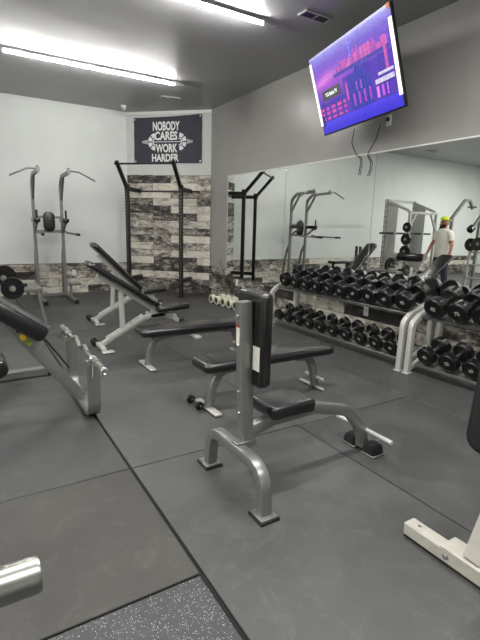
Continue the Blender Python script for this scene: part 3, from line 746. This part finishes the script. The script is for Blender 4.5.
# ------------------------------------------------------------------ adjustable incline benches
def incline_bench(label, loc, ang):
    # local x from the wheels (0) towards the seat
    t = thing('incline_bench', label, 'weight bench', loc, group='adjustable incline benches')
    MB().rtube(fillet([(.02, 0, .05), (.56, 0, .335), (.84, 0, .345), (1.17, 0, .04)], [.18, .16]), .06, .055, (0, 1, 0)).build('base_frame', M['silver_light'], t)
    for y in (-.045, .045): MB().rtube([(.08, y, .10), (.52, y, .34)], .012, .05, (0, 1, 0), .003).build('ladder_plate', M['silver_light'], t)
    MB().box((.0, -.0, .035), (.05, .36, .045), .006, 1).build('rear_foot', M['silver_light'], t)
    MB().box((.03, -.20, .012), (.13, .10, .014), .004, 1).build('foot_plate', M['silver_light'], t)
    for y in (.22, .13): MB().cyl((-.02, y - .015, .042), (-.02, y + .015, .042), .042, 18, .008).build('wheel', M['rubber'], t)
    MB().box((1.19, 0, .022), (.08, .20, .04), .006, 1).build('front_foot', M['silver_light'], t)
    for k in range(6):
        s = .14 + k * .085; MB().box((s, 0, .10 + (s - .06) * .528), (.035, .055, .05), .004, 1, rot=Matrix.Rotation(R(-50), 4, 'Y')).build('notch_tooth', M['silver_light'], t)
    d = Vector((-math.cos(ang), 0, math.sin(ang))); hinge = Vector((.66, 0, .435)); n_ = Vector((d.z, 0, -d.x))
    MB().prism(rrect(.95, .27, .06, 6), 0, .065, frame_to(hinge + d * .475, d, n_), .024, 4).build('back_pad', M['vinyl'], t)
    MB().rtube([hinge + d * .02 - n_ * .03, hinge + d * .78 - n_ * .03], .05, .05, (0, 1, 0)).build('back_support', M['silver_light'], t)
    mid = hinge + d * .46 - n_ * .05
    MB().rtube([mid, (.26, 0, .20)], .065, .05, (0, 1, 0)).build('prop_strut', M['silver_light'], t)
    MB().prism([(-.05, -.03), (.14, -.03), (.10, .10), (-.02, .12)], -.03, .03, frame_to(hinge + Vector((-.02, 0, -.09)), (1, 0, 0), (0, -1, 0))).build('hinge_bracket', M['silver_light'], t)
    MB().prism(rrect(.42, .25, .05, 6), 0, .06, frame_to((.86, 0, .395), (1, 0, .06), (-.06, 0, 1)), .022, 4).build('seat', M['vinyl'], t)
    MB().rtube([(.74, 0, .345), (.84, 0, .30), (.92, 0, .395)], .045, .045, (0, 1, 0)).build('seat_support', M['silver_light'], t)
    MB().cyl((.96, -.04, .255), (1.02, .02, .25), .018).build('adjust_knob', M['rubber'], t)
    return t
incline_bench('adjustable incline bench with black pads, the nearer of the two incline benches', (1.225, 5.0, 0), R(33))
incline_bench('adjustable incline bench with steeper back pad, standing farther from the camera', (1.50, 6.42, 0), R(44.5))

# ------------------------------------------------------------------ curl bench with U cradle, and its bar
cb_ = thing('curl_bench', 'silver curl bench with sloping black pad and U-shaped bar cradle', 'weight bench', (.70, 3.48, 0))
MB().rtube(fillet([(0, .385, .43), (0, .385, .035), (0, -.385, .035), (0, -.385, .43)], [.13, .13], 9), .088, .035, (1, 0, 0), .006).build('u_cradle', M['silver'], cb_)
MB().box((0, 0, .008), (.10, .5, .014), .004, 1).build('rubber_base', M['rubber_dull'], cb_)
for s in (-1, 1):
    MB().prism([(-.045, 0), (.045, 0), (.045, .03), (.028, .035), (0, .012), (-.028, .035), (-.045, .03)], -.018, .018, frame_to((0, s * .385, .425), (1, 0, 0), (0, -1, 0))).build('bar_rest', M['chrome'], cb_)
bd = Vector((-.565, 0, .825))
MB().rtube([(-.015, 0, .06), (-.50, 0, .735)], .075, .085, (0, 1, 0), .008).build('main_beam', M['silver'], cb_)
hl = MB()
for k in range(4):
    p = Vector((-.015, -.0378, .06)) + Vector((-.485, 0, .675)) * (.85 + k * .06); hl.cyl(p, p + Vector((0, -.003, 0)), .012, 12, .0005)
hl.build('adjust_hole', M['rubber_dull'], cb_)
p = Vector((-.015, -.038, .06)) + Vector((-.485, 0, .675)) * .79
kn = MB().cyl(p, p + Vector((0, -.045, 0)), .022, 16).build('adjust_knob', M['yellow'], cb_); kn['label'] = 'yellow adjusting knob'
p = Vector((-.015, -.0385, .06)) + Vector((-.485, 0, .675)) * .72
MB().box(p, (.05, .002, .03), rot=Matrix.Rotation(R(54), 4, 'Y')).build('sticker', M['lime'], cb_)
pd = Vector((.80, 0, -.60)); pn = Vector((.60, 0, .80))
MB().prism(rrect(.80, .34, .05, 6), -.12, 0, frame_to(Vector((-.245, -.005, .645)) - pd * .37 + pn * 0 + Vector((0, 0, .02)), pd, pn), .04, 5).build('arm_pad', M['vinyl'], cb_)
MB().rtube([(-.30, 0, .50), (-.44, 0, .655)], .06, .05, (0, 1, 0)).build('pad_bracket', M['silver'], cb_)
MB().tube([(-.24, .10, .53), (-.03, .34, .20)], .006, 8).build('pin_cable', M['black_metal'], cb_)
# seat and rear foot, mostly beyond the picture edge
MB().prism(rrect(.34, .30, .05, 5), .44, .51, Matrix.Translation((-1.32, 0, 0)), .022).build('seat', M['vinyl'], cb_)
MB().rtube(fillet([(-.50, 0, .735), (-.62, 0, .80), (-1.32, 0, .40), (-1.32, 0, .03)], .1), .07, .07, (0, 1, 0)).build('rear_frame', M['silver'], cb_)
MB().box((-1.32, 0, .025), (.07, .55, .05), .006, 1).build('rear_foot', M['silver'], cb_)
# cambered curl bar lying in the cradle
eb = thing('curl_bar', 'chrome cambered curl bar with spring collars lying in the U-shaped cradle', 'barbell', (.70, 3.50, .468))
MB().tube(fillet([(0, .40, 0), (0, .25, 0), (-.0, .14, .04), (.0, 0, -.015), (.0, -.16, .035), (0, -.27, 0), (0, -.42, 0)], .06, 6), .0145).build('shaft', M['chrome'], eb)
for s in (-1, 1):
    MB().lathe([(.016, 0), (.030, .004), (.030, .014), (.025, .02), (.025, .30), (.019, .305), (.017, .303), (0, .303)], (0, s * .415, 0), (0, s, 0), 20).build('sleeve', M['chrome'], eb)
    sp_ = MB()
    for k in range(3):
        rg = [(.0295 * math.cos(a), s * (.52 + .008 * k), .0295 * math.sin(a)) for a in [2 * PI * q / 16 for q in range(17)]]; sp_.tube(rg, .0035, 6)
    sp_.tube([(.028, s * .52, 0), (.05, s * .50, -.10)], .004, 6); sp_.tube([(-.028, s * .536, 0), (-.05, s * .60, -.07)], .004, 6)
    sp_.build('spring_collar', M['steel'], eb)
# base of another bench behind it
lb = thing('low_bench', 'silver floor tube with a black roller pad, behind the curl bench', 'weight bench', (.0, 4.33, 0))
MB().box((-.18, 0, .042), (1.50, .085, .075), .008, 1).build('floor_tube', M['silver'], lb)
MB().box((.575, 0, .035), (.02, .09, .07), .004, 1).build('end_cap', M['rubber_dull'], lb)
MB().lathe([(.03, 0), (.065, .006), (.075, .03), (.075, .33), (.065, .354), (.03, .36)], (.15, -.42, .22), (0, 1, 0), 22).build('roller_pad', M['vinyl'], lb)
MB().rtube([(.15, -.06, .22), (-.10, .0, .21), (-.30, 0, .07)], .04, .04, (0, 0, 1)).build('roller_arm', M['silver_light'], lb)
MB().rtube([(-.55, 0, .06), (-.55, 0, .42)], .07, .07, (0, 1, 0)).build('seat_post', M['silver_light'], lb)
MB().prism(rrect(.55, .30, .05, 5), .42, .49, Matrix.Translation((-.55, 0, 0)), .022).build('seat', M['vinyl'], lb)

# ------------------------------------------------------------------ plate loaded machine at the left edge
pm = thing('plate_loaded_machine', 'pale silver plate loaded lever machine in front of the pull-up tower at the left edge', 'exercise machine', (.80, 6.64, 0))
for y, xo in ((-.28, .01), (.28, -.07)):
    MB().rtube([(.05 + xo, y, .012), (-.03 + xo, y * .95, .50)], .05, .035, (0, 1, 0)).build('leg', M['silver'], pm)
    MB().box((.05 + xo, y, .008), (.09, .10, .016), .003, 1).build('foot_plate', M['silver'], pm)
MB().box((-.08, 0, .525), (.22, .60, .05), .008, 1).build('top_frame', M['silver'], pm)
MB().box((-.42, 0, .52), (.54, .07, .07), .006, 1).build('lever_beam', M['silver_light'], pm)
MB().box((-.70, 0, .30), (.10, .24, .60), .01, 1).build('rear_column', M['silver_light'], pm)
MB().box((-.70, 0, .02), (.12, .4, .04), .008, 1).build('rear_foot', M['silver_light'], pm)
MB().cyl((-.16, -.21, .585), (-.16, -.27, .585), .02).build('end_stop', M['rubber_dull'], pm)
for x, y, z in ((-.315, -.05, .55), (-.38, .40, .635)):
    MB().cyl((x, y + .06, z), (x, y - .34, z), .024).build('plate_horn', M['chrome'], pm)
MB().box((-.34, .17, .55), (.09, .55, .05), .006, 1).build('horn_mount', M['silver_light'], pm)
def plate(label, loc, axis, r_, th, group):
    t = thing('weight_plate', label, 'weight plate', loc, group=group)
    a = Vector(axis).normalized()
    MB().lathe([(.0265, -th / 2), (.05, -th / 2), (.055, -th * .35), (r_ * .76, -th * .35), (r_ * .82, -th / 2), (r_ * .97, -th / 2), (r_, -th * .3), (r_, th * .3), (r_ * .97, th / 2), (r_ * .82, th / 2), (r_ * .76, th * .35), (.055, th * .35), (.05, th / 2), (.0265, th / 2), (.0265, -th / 2)], (0, 0, 0), a, 36).build('disc', M['rubber'], t)
    MB().lathe([(.0262, -th / 2 - .002), (.040, -th / 2 - .002), (.040, th / 2 + .002), (.0262, th / 2 + .002), (.0262, -th / 2 - .002)], (0, 0, 0), a, 24).build('hub', M['steel'], t)
    return t
plate('black weight plate on the nearer horn of the lever machine at the left edge', (.485, 6.38, .55), (.1, 1, 0), .14, .045, 'plates on the lever machine')
plate('black weight plate half cut off by the left edge, farther horn of lever machine', (.42, 6.86, .635), (.1, 1, 0), .17, .045, 'plates on the lever machine')

# ------------------------------------------------------------------ white machine at the right edge
wmac = thing('white_machine', 'worn white machine base tube with leaning post and black pad at the right edge', 'exercise machine', (1.68, .75, 0))
MB().box((0, -.10, .040), (.072, 1.04, .062), .006, 1).build('base_tube', M['white_metal'], wmac)
MB().box((0, -.10, .005), (.070, 1.03, .010), .003, 1).build('rubber_strip', M['rubber_dull'], wmac)
bl = MB()
for y in (.20, -.02, -.24): bl.lathe([(.013, 0), (.013, .006), (.006, .010), (0, .010)], (-.036, y, .044), (-1, 0, 0), 10)
bl.lathe([(.008, 0), (.008, .002), (0, .002)], (0, .36, .071), (0, 0, 1), 10)
bl.build('bolt', M['chrome'], wmac)
MB().box((.015, .06, .075), (.11, .34, .010), .003, 1).build('post_plate', M['white_metal'], wmac)
MB().rtube([(.015, .10, .078), (.185, .06, .62), (.22, .05, .90)], .075, .085, (0, 1, 0), .008).build('post', M['white_metal'], wmac)
MB().prism(rrect(.32, .56, .07, 6), 0, .09, frame_to((.055, .025, .83), (0, 1, 0), (-.96, 0, .10)), .03, 5).build('back_pad', M['rubber_dull'], wmac)
MB().cyl((.03, .13, .57), (.03, .13, .515), .022).build('pad_post', M['black_metal'], wmac)
MB().box((.08, .12, .62), (.10, .10, .05), .006, 1).build('pad_bracket', M['black_metal'], wmac)
MB().rtube([(.03, -.1, .045), (.75, -.1, .045)], .07, .065, (0, 1, 0)).build('side_base', M['white_metal'], wmac)

# ------------------------------------------------------------------ barbell whose sleeve end shows at the left edge
bb = thing('barbell', 'chrome barbell sleeve end reaching in at the lower left edge', 'barbell', (-1.04, .58, .936))
MB().cyl((-.66, 0, 0), (.66, 0, 0), .0145).build('shaft', M['chrome'], bb)
for s in (-1, 1):
    MB().lathe([(.016, 0), (.037, .003), (.037, .022), (.0245, .025), (.0245, .425), (.022, .43), (.018, .43), (.017, .426), (0, .426)], (s * .66, 0, 0), (s, 0, 0), 32).build('sleeve', M['bar_steel'], bb)
ss = thing('squat_stand', 'black squat stand beyond the left edge holding the barbell', 'rack', (-1.04, .58, 0))
for s in (-1, 1):
    MB().box((s * .48, .04, .56), (.06, .06, 1.10), .004, 1).build('upright', M['black_metal'], ss)
    MB().box((s * .48, .04, .02), (.07, .60, .04), .004, 1).build('foot', M['black_metal'], ss)
    MB().box((s * .48, -.015, .905), (.05, .09, .03), .004, 1).box((s * .48, -.055, .935), (.05, .015, .07), .004, 1).build('hook', M['black_metal'], ss)
MB().box((0, .04, .10), (.96, .05, .05), .004, 1).build('cross_tube', M['black_metal'], ss)

# ------------------------------------------------------------------ left part of the room, seen only in the mirror
sm = thing('smith_machine', 'silver smith machine with grey side shields, seen in the mirror', 'exercise machine', (-1.0, 7.55, 0))
for x in (-.52, .52):
    MB().box((x, .34, 1.08), (.075, .05, 2.14), .006, 1).build('rear_upright', M['silver_light'], sm)
    h_ = MB()
    for k in range(14): h_.cyl((x, .316, .35 + k * .125), (x, .313, .35 + k * .125), .016, 10, .0005); h_.cyl((x + .0375, .34, .35 + k * .125), (x + .040, .34, .35 + k * .125), .016, 10, .0005)
    h_.build('hole_row', M['rubber_dull'], sm)
    MB().prism([(.02, .25), (.33, .25), (.33, 2.08), (.02, 1.96)], -.01, .01, frame_to((x - .05, 0, 0), (0, 1, 0), (1, 0, 0))).build('side_shield', M['plate_grey'], sm)
    MB().rtube(fillet([(x * .94, -.36, .02), (x * .94, -.36, 1.82), (x * .94, -.28, 1.88), (x * .94, .33, 2.10)], .06), .06, .06, (1, 0, 0)).build('front_upright', M['silver_light'], sm)
    MB().rtube([(x * .94, -.36, 1.45), (x * .55, -.36, 1.79)], .04, .05, (0, 1, 0)).build('gusset', M['silver_light'], sm)
    MB().box((x * .97, 0, .03), (.08, .85, .06), .006, 1).build('foot', M['silver_light'], sm)
MB().box((0, -.36, 1.82), (1.02, .06, .06), .006, 1).box((0, .34, 2.12), (1.10, .05, .06), .006, 1).build('top_beam', M['silver_light'], sm)
MB().cyl((-.95, .10, 1.33), (.95, .10, 1.33), .024).build('guided_bar', M['black_metal'], sm)
for z in (1.48, 1.20, .92):
    MB().cyl((.50, -.40, z), (.66, -.40, z), .024).build('plate_peg', M['chrome'], sm)
plate('topmost and smallest black plate on the smith machine post, seen in the mirror', (-.395, 7.15, 1.48), (1, 0, 0), .115, .05, 'plates on the smith machine')
plate('middle black plate on the smith machine post, seen in the mirror', (-.395, 7.15, 1.20), (1, 0, 0), .135, .05, 'plates on the smith machine')
plate('lowest and largest black plate on the smith machine post, seen in the mirror', (-.395, 7.15, .92), (1, 0, 0), .142, .05, 'plates on the smith machine')
# roller bench the man touches
rbn = thing('roller_bench', 'bench with black cylinder pad on silver legs, seen in the mirror under the man\'s hand', 'weight bench', (-.30, 6.90, 0))
rd = Vector((-.36, -.93, 0))
MB().lathe([(.03, 0), (.085, .006), (.095, .03), (.095, .57), (.085, .594), (.03, .60)], Vector((0, 0, .80)) - rd * .30, rd, 24).build('roller_pad', M['vinyl'], rbn)
for s in (-1, 1):
    MB().rtube([Vector((.02, -.03, .89)) + rd * (s * .345), Vector((.10, .16, .45)) + rd * (s * .345), Vector((.12, .22, .015)) + rd * (s * .345)], .04, .065, rd).build('leg', M['silver_light'], rbn)
MB().cyl(Vector((0, 0, .80)) - rd * .34, Vector((0, 0, .80)) + rd * .34, .02).build('axle', M['silver_light'], rbn)
MB().cyl(Vector((.12, .215, .06)) - rd * .34, Vector((.12, .215, .06)) + rd * .34, .02).build('brace', M['silver_light'], rbn)
MB().prism(rrect(.46, .26, .05, 5), .42, .49, Matrix.Translation((-.40, -.10, 0)), .022).build('seat', M['vinyl'], rbn)
MB().rtube([(-.40, -.10, .42), (-.40, -.10, .02)], .06, .06, (0, 1, 0)).build('seat_post', M['silver_light'], rbn)
MB().box((-.40, -.10, .02), (.3, .26, .04), .006, 1).build('seat_foot', M['silver_light'], rbn)
# high lever machine
hm = thing('lever_row_machine', 'tall machine with two long slanted silver arms behind the man, seen in the mirror', 'exercise machine', (-1.95, 6.92, 0))
for y in (.18, -.55):
    MB().rtube(fillet([(.25, y, 1.46), (-.52, y, 2.20), (-.72, y, 2.20), (-.86, y, 2.0)], .14), .06, .07, (0, 1, 0)).build('lever_arm', M['silver'], hm)
    MB().cyl((-.84, y - .12, 2.04), (-.84, y + .12, 2.04), .018).build('hand_grip', M['rubber'], hm)
    MB().rtube([(-.05, y, 1.74), (-.05, y, .02)], .06, .07, (0, 1, 0)).build('post', M['silver'], hm)
    MB().cyl((.20, y, 1.52), (.32, y, 1.44), .085, 20, .02).build('counter_pad', M['vinyl'], hm)
MB().box((-.05, -.185, .03), (.8, .82, .05), .01, 1).build('base', M['silver'], hm)
# plate tree
pt = thing('plate_tree', 'silver ladder frame hung with black plates at the right of the mirror', 'rack', (-1.62, 6.02, 0))
for y in (-.24, .24):
    MB().rtube([(.12, y, .02), (0, y, 1.22)], .05, .05, (0, 1, 0)).build('rail', M['silver_light'], pt)
for z in (.35, .66, .95, 1.2):
    MB().box((.12 - z * .1, 0, z), (.035, .52, .035), .004, 1).build('rung', M['silver_light'], pt)
MB().box((.05, 0, .022), (.5, .6, .04), .008, 1).build('base', M['black_metal'], pt)
for k, (y, z) in enumerate(((-.19, 1.12), (.0, 1.14), (.19, 1.12))):
    MB().cyl((.02, y, z), (.16, y, z), .022).build('peg', M['steel'], pt)
    plate('%s black plate hung on the silver ladder frame, seen in the mirror' % ('nearest', 'middle', 'farthest')[k], (-1.62 + .085 + .018 * k, 6.02 + y, z), (1, 0, 0), .15, .03 if k != 1 else .03, 'plates on the ladder frame') if k != 1 else plate('middle black plate hung on the silver ladder frame, seen in the mirror', (-1.62 + .165, 6.02 + y, z), (1, 0, 0), .15, .022, 'plates on the ladder frame')
# black flat bench with dark uprights by the back wall
db_ = thing('black_bench', 'low black padded bench with dark uprights by the back wall, seen in the mirror', 'weight bench', (-.05, 8.9, 0))
MB().prism(rrect(.72, .30, .05, 5), .50, .57, None, .02).build('pad', M['vinyl'], db_)
for s in (-1, 1):
    MB().rtube([(s * .27, 0, .50), (s * .27, 0, .02)], .05, .06, (0, 1, 0)).build('leg', M['black_metal'], db_)
    MB().box((s * .27, 0, .02), (.07, .42, .04), .006, 1).build('foot', M['black_metal'], db_)
    MB().box((-.62, s * .07, .48), (.06, .06, .94), .004, 1).build('upright', M['black_metal'], db_)
MB().box((-.40, 0, .30), (.50, .05, .05), .004, 1).build('link', M['black_metal'], db_)
MB().box((-.62, 0, .02), (.10, .40, .04), .004, 1).build('upright_foot', M['black_metal'], db_)

# ------------------------------------------------------------------ the man (reflected in the mirror)
def skin(name, pts, edges, m, parent, root, sub=2):
    names = list(pts); me = bpy.data.meshes.new(name)
    me.from_pydata([pts[n][:3] for n in names], [(names.index(a), names.index(b_)) for a, b_ in edges], [])
    o = bpy.data.objects.new('tmp_skin', me); COL.objects.link(o)
    o.modifiers.new('s', 'SKIN'); sm_ = o.modifiers.new('d', 'SUBSURF'); sm_.levels = sub; sm_.render_levels = sub
    if not me.skin_vertices:
        bpy.context.view_layer.objects.active = o; o.select_set(True)
    for i, n_ in enumerate(names):
        sv = me.skin_vertices[0].data[i]; rr = pts[n_][3]
        sv.radius = rr if isinstance(rr, tuple) else (rr, rr); sv.use_root = (n_ == root)
    bpy.context.view_layer.update()
    em = bpy.data.meshes.new_from_object(o.evaluated_get(bpy.context.evaluated_depsgraph_get()))
    bpy.data.objects.remove(o); em.name = name; em.materials.clear(); em.materials.append(m)
    for p in em.polygons: p.use_smooth = True
    ob = bpy.data.objects.new(name, em); COL.objects.link(ob)
    if parent is not None: ob.parent = parent
    return ob
man = thing('person', 'man in white t-shirt, dark jeans and neon yellow cap, seen in the mirror', 'person', (-.70, 6.38, 0), R(12))
# local +x is where he faces, +y his left
B = {'pelvis': (0, 0, .93, (.10, .11)), 'belly': (.01, 0, 1.06, (.085, .10)), 'chest': (-.01, 0, 1.26, (.08, .11)), 'collar': (-.01, 0, 1.42, (.06, .085)),
     'neck': (.0, 0, 1.50, .052), 'skull': (.015, 0, 1.60, (.085, .078)), 'crown': (.005, 0, 1.68, (.075, .07))}
Ed = [('pelvis', 'belly'), ('belly', 'chest'), ('chest', 'collar'), ('collar', 'neck'), ('neck', 'skull'), ('skull', 'crown')]
arms = {1: [(0, .185, 1.385, .044), (.06, .26, 1.13, .043), (.16, .27, .93, .030), (.19, .265, .87, .030)],
        -1: [(0, -.185, 1.385, .044), (-.02, -.25, 1.12, .043), (.04, -.27, .88, .029), (.055, -.27, .80, .030)]}
for s in (1, -1):
    k = 'lr'[s < 0]
    for i, a in enumerate(arms[s]): B['arm%d%s' % (i, k)] = a
    Ed += [('collar', 'arm0' + k), ('arm0' + k, 'arm1' + k), ('arm1' + k, 'arm2' + k), ('arm2' + k, 'arm3' + k)]
    B['hip' + k] = (0, s * .10, .86, .088); B['knee' + k] = (.02 + .03 * s, s * .12, .48, .058); B['calf' + k] = (-.01 + .03 * s, s * .12, .33, .055); B['ank' + k] = (-.02 + .03 * s, s * .125, .09, .038); B['toe' + k] = (.14 + .03 * s, s * .14, .035, .035)
    Ed += [('pelvis', 'hip' + k), ('hip' + k, 'knee' + k), ('knee' + k, 'calf' + k), ('calf' + k, 'ank' + k), ('ank' + k, 'toe' + k)]
    # five fingers, rooted in the palm
    hx, hy, hz, _ = arms[s][3]; fw = Vector((.35, 0, -.94)) if s > 0 else Vector((.12, 0, -.99)); side = Vector((.94, 0, .35)) if s > 0 else Vector((.99, 0, .12))
    for q, (off, ln) in enumerate(((.030, .075), (.011, .085), (-.009, .080), (-.028, .062))):
        b0 = Vector((hx, hy, hz)) + side * off + fw * .035; b1 = b0 + fw * ln * .55; b2 = b1 + (fw + Vector((0, -s * .5, 0))).normalized() * ln * .5
        for j, p in enumerate((b0, b1, b2)): B['f%d%d%s' % (q, j, k)] = (p.x, p.y, p.z, .0095 - .001 * j)
        Ed += [('arm3' + k, 'f%d0%s' % (q, k)), ('f%d0%s' % (q, k), 'f%d1%s' % (q, k)), ('f%d1%s' % (q, k), 'f%d2%s' % (q, k))]
    b0 = Vector((hx, hy, hz)) + side * .038 - fw * .004; b1 = b0 + (side * .6 + fw).normalized() * .05
    B['t0' + k] = (*b0, .011); B['t1' + k] = (*b1, .009); Ed += [('arm3' + k, 't0' + k), ('t0' + k, 't1' + k)]
body = skin('body', B, Ed, M['skin'], man, 'pelvis')
tb = bmesh.new(); rings = []
for z, rx, ry, cx in ((.83, .122, .178, .008), (.86, .128, .184, .008), (.95, .126, .180, .010), (1.05, .124, .176, .012), (1.18, .130, .186, .006), (1.29, .132, .196, .0), (1.36, .122, .200, -.004), (1.41, .104, .186, -.006), (1.445, .084, .140, -.006), (1.470, .066, .088, -.004), (1.485, .060, .068, -.002)):
    rings.append([tb.verts.new((cx + rx * math.cos(2 * PI * k / 28), ry * math.sin(2 * PI * k / 28), z)) for k in range(28)])
for r1_, r2_ in zip(rings[:-1], rings[1:]):
    for k in range(28): tb.faces.new((r1_[k], r1_[(k + 1) % 28], r2_[(k + 1) % 28], r2_[k]))
tb.faces.new(rings[0][::-1]); tb.faces.new(rings[-1])
mb = MB(); mb.add(tb)
for s in (1, -1):
    a0, a1 = Vector(arms[s][0][:3]), Vector(arms[s][1][:3]); e = a0 + (a1 - a0) * .68
    mb.tube([(-.004, s * .08, 1.385), (-.002, s * .15, 1.375), a0 + (a1 - a0) * .15, a0 + (a1 - a0) * .42, e], .066, 18, taper=[.9, 1.08, 1.10, 1.04, 1.02])
mb.build('t_shirt', M['shirt'], man)
J = {'waist': (.005, 0, .96, (.138, .158)), 'pelvis': (0, 0, .88, (.142, .162))}; JE = [('waist', 'pelvis')]
for s in (1, -1):
    k = 'lr'[s < 0]; B2 = B
    for n_, ad in (('hip', .016), ('knee', .018), ('calf', .016)):
        p = B[n_ + k]; J[n_ + k] = (*p[:3], p[3] + ad)
    p = B['ank' + k]; J['cuff' + k] = (p[0], p[1], .10, .062)
    JE += [('pelvis', 'hip' + k), ('hip' + k, 'knee' + k), ('knee' + k, 'calf' + k), ('calf' + k, 'cuff' + k)]
skin('jeans', J, JE, M['denim'], man, 'waist')
for s in (1, -1):
    k = 'lr'[s < 0]; p = B['ank' + k]
    sh_ = MB().prism(rrect(.29, .10, .045, 5), 0, .075, Matrix.Translation((p[0] + .07, p[1] + .005 * s, .0)), .02).build('shoe', M['shoe'], man)
# face
HC = Vector((.015, 0, 1.60))
MB().lathe([(.018, 0), (.016, .015), (.010, .035), (.004, .05)], HC + Vector((.112, 0, -.022)), (-.35, 0, 1), 10).build('nose', M['skin'], man)
for s in (1, -1):
    MB().lathe([(0, -.011), (.008, -.008), (.011, 0), (.008, .008), (0, .011)], HC + Vector((.082, s * .032, .018)), (1, 0, 0), 10).build('eye', M['eye'], man)
    MB().lathe([(0, -.012), (.020, -.008), (.030, 0), (.020, .006), (0, .008)], HC + Vector((-.005, s * .080, .0)), (0, s, .1), 12).build('ear', M['skin'], man)
tb = bmesh.new(); bmesh.ops.create_uvsphere(tb, u_segments=20, v_segments=14, radius=1)
bmesh.ops.delete(tb, geom=[v for v in tb.verts if v.co.x < -.1 or v.co.z > .25], context='VERTS')
mb = MB(); mb.add(tb, Matrix.Translation(HC + Vector((.012, 0, -.055))) @ Matrix.Diagonal((.098, .084, .075, 1))); mb.build('beard', M['beard'], man)
mb = MB(); mb.box(HC + Vector((.107, 0, -.055)), (.008, .045, .008), .003); mb.build('mouth', M['skin'], man)
tb = bmesh.new(); bmesh.ops.create_uvsphere(tb, u_segments=24, v_segments=14, radius=1)
bmesh.ops.delete(tb, geom=[v for v in tb.verts if v.co.z < -.08], context='VERTS')
mb = MB(); mb.add(tb, Matrix.Translation(HC + Vector((.004, 0, .052))) @ Matrix.Diagonal((.108, .092, .088, 1)))
cap_ = mb.build('cap', M['cap'], man)
MB().prism([(.06 * math.cos(R(a)) * 1.25, .075 * math.sin(R(a))) for a in range(-90, 91, 15)], 0, .008, Matrix.Translation(HC + Vector((-.085, -.02, .045))) @ Matrix.Rotation(R(190), 4, 'Z') @ Matrix.Rotation(R(8), 4, 'Y'), .002, 1).build('brim', M['cap'], cap_)

# ------------------------------------------------------------------ camera
cam = bpy.data.cameras.new('Camera'); cam.sensor_fit = 'HORIZONTAL'; cam.sensor_width = 36.0; cam.lens = 447.56 / 480 * 36.0
cam.clip_start = .02; cam.clip_end = 60
co = bpy.data.objects.new('Camera', cam); COL.objects.link(co)
yaw, pitch, roll = R(-31.567), R(11.797), R(1.462)
f = Vector((-math.sin(yaw) * math.cos(pitch), math.cos(yaw) * math.cos(pitch), -math.sin(pitch)))
r0 = Vector((math.cos(yaw), math.sin(yaw), 0)); u0 = r0.cross(f)
rr_ = r0 * math.cos(roll) + u0 * math.sin(roll); uu = u0 * math.cos(roll) - r0 * math.sin(roll)
mw = Matrix((rr_, uu, -f)).transposed().to_4x4(); mw.translation = (0, 0, 1.4); co.matrix_world = mw
bpy.context.scene.camera = co
sc = bpy.context.scene
sc.view_settings.view_transform = 'Standard'; sc.view_settings.look = 'None'; sc.view_settings.exposure = 0.0; sc.view_settings.gamma = 1.0
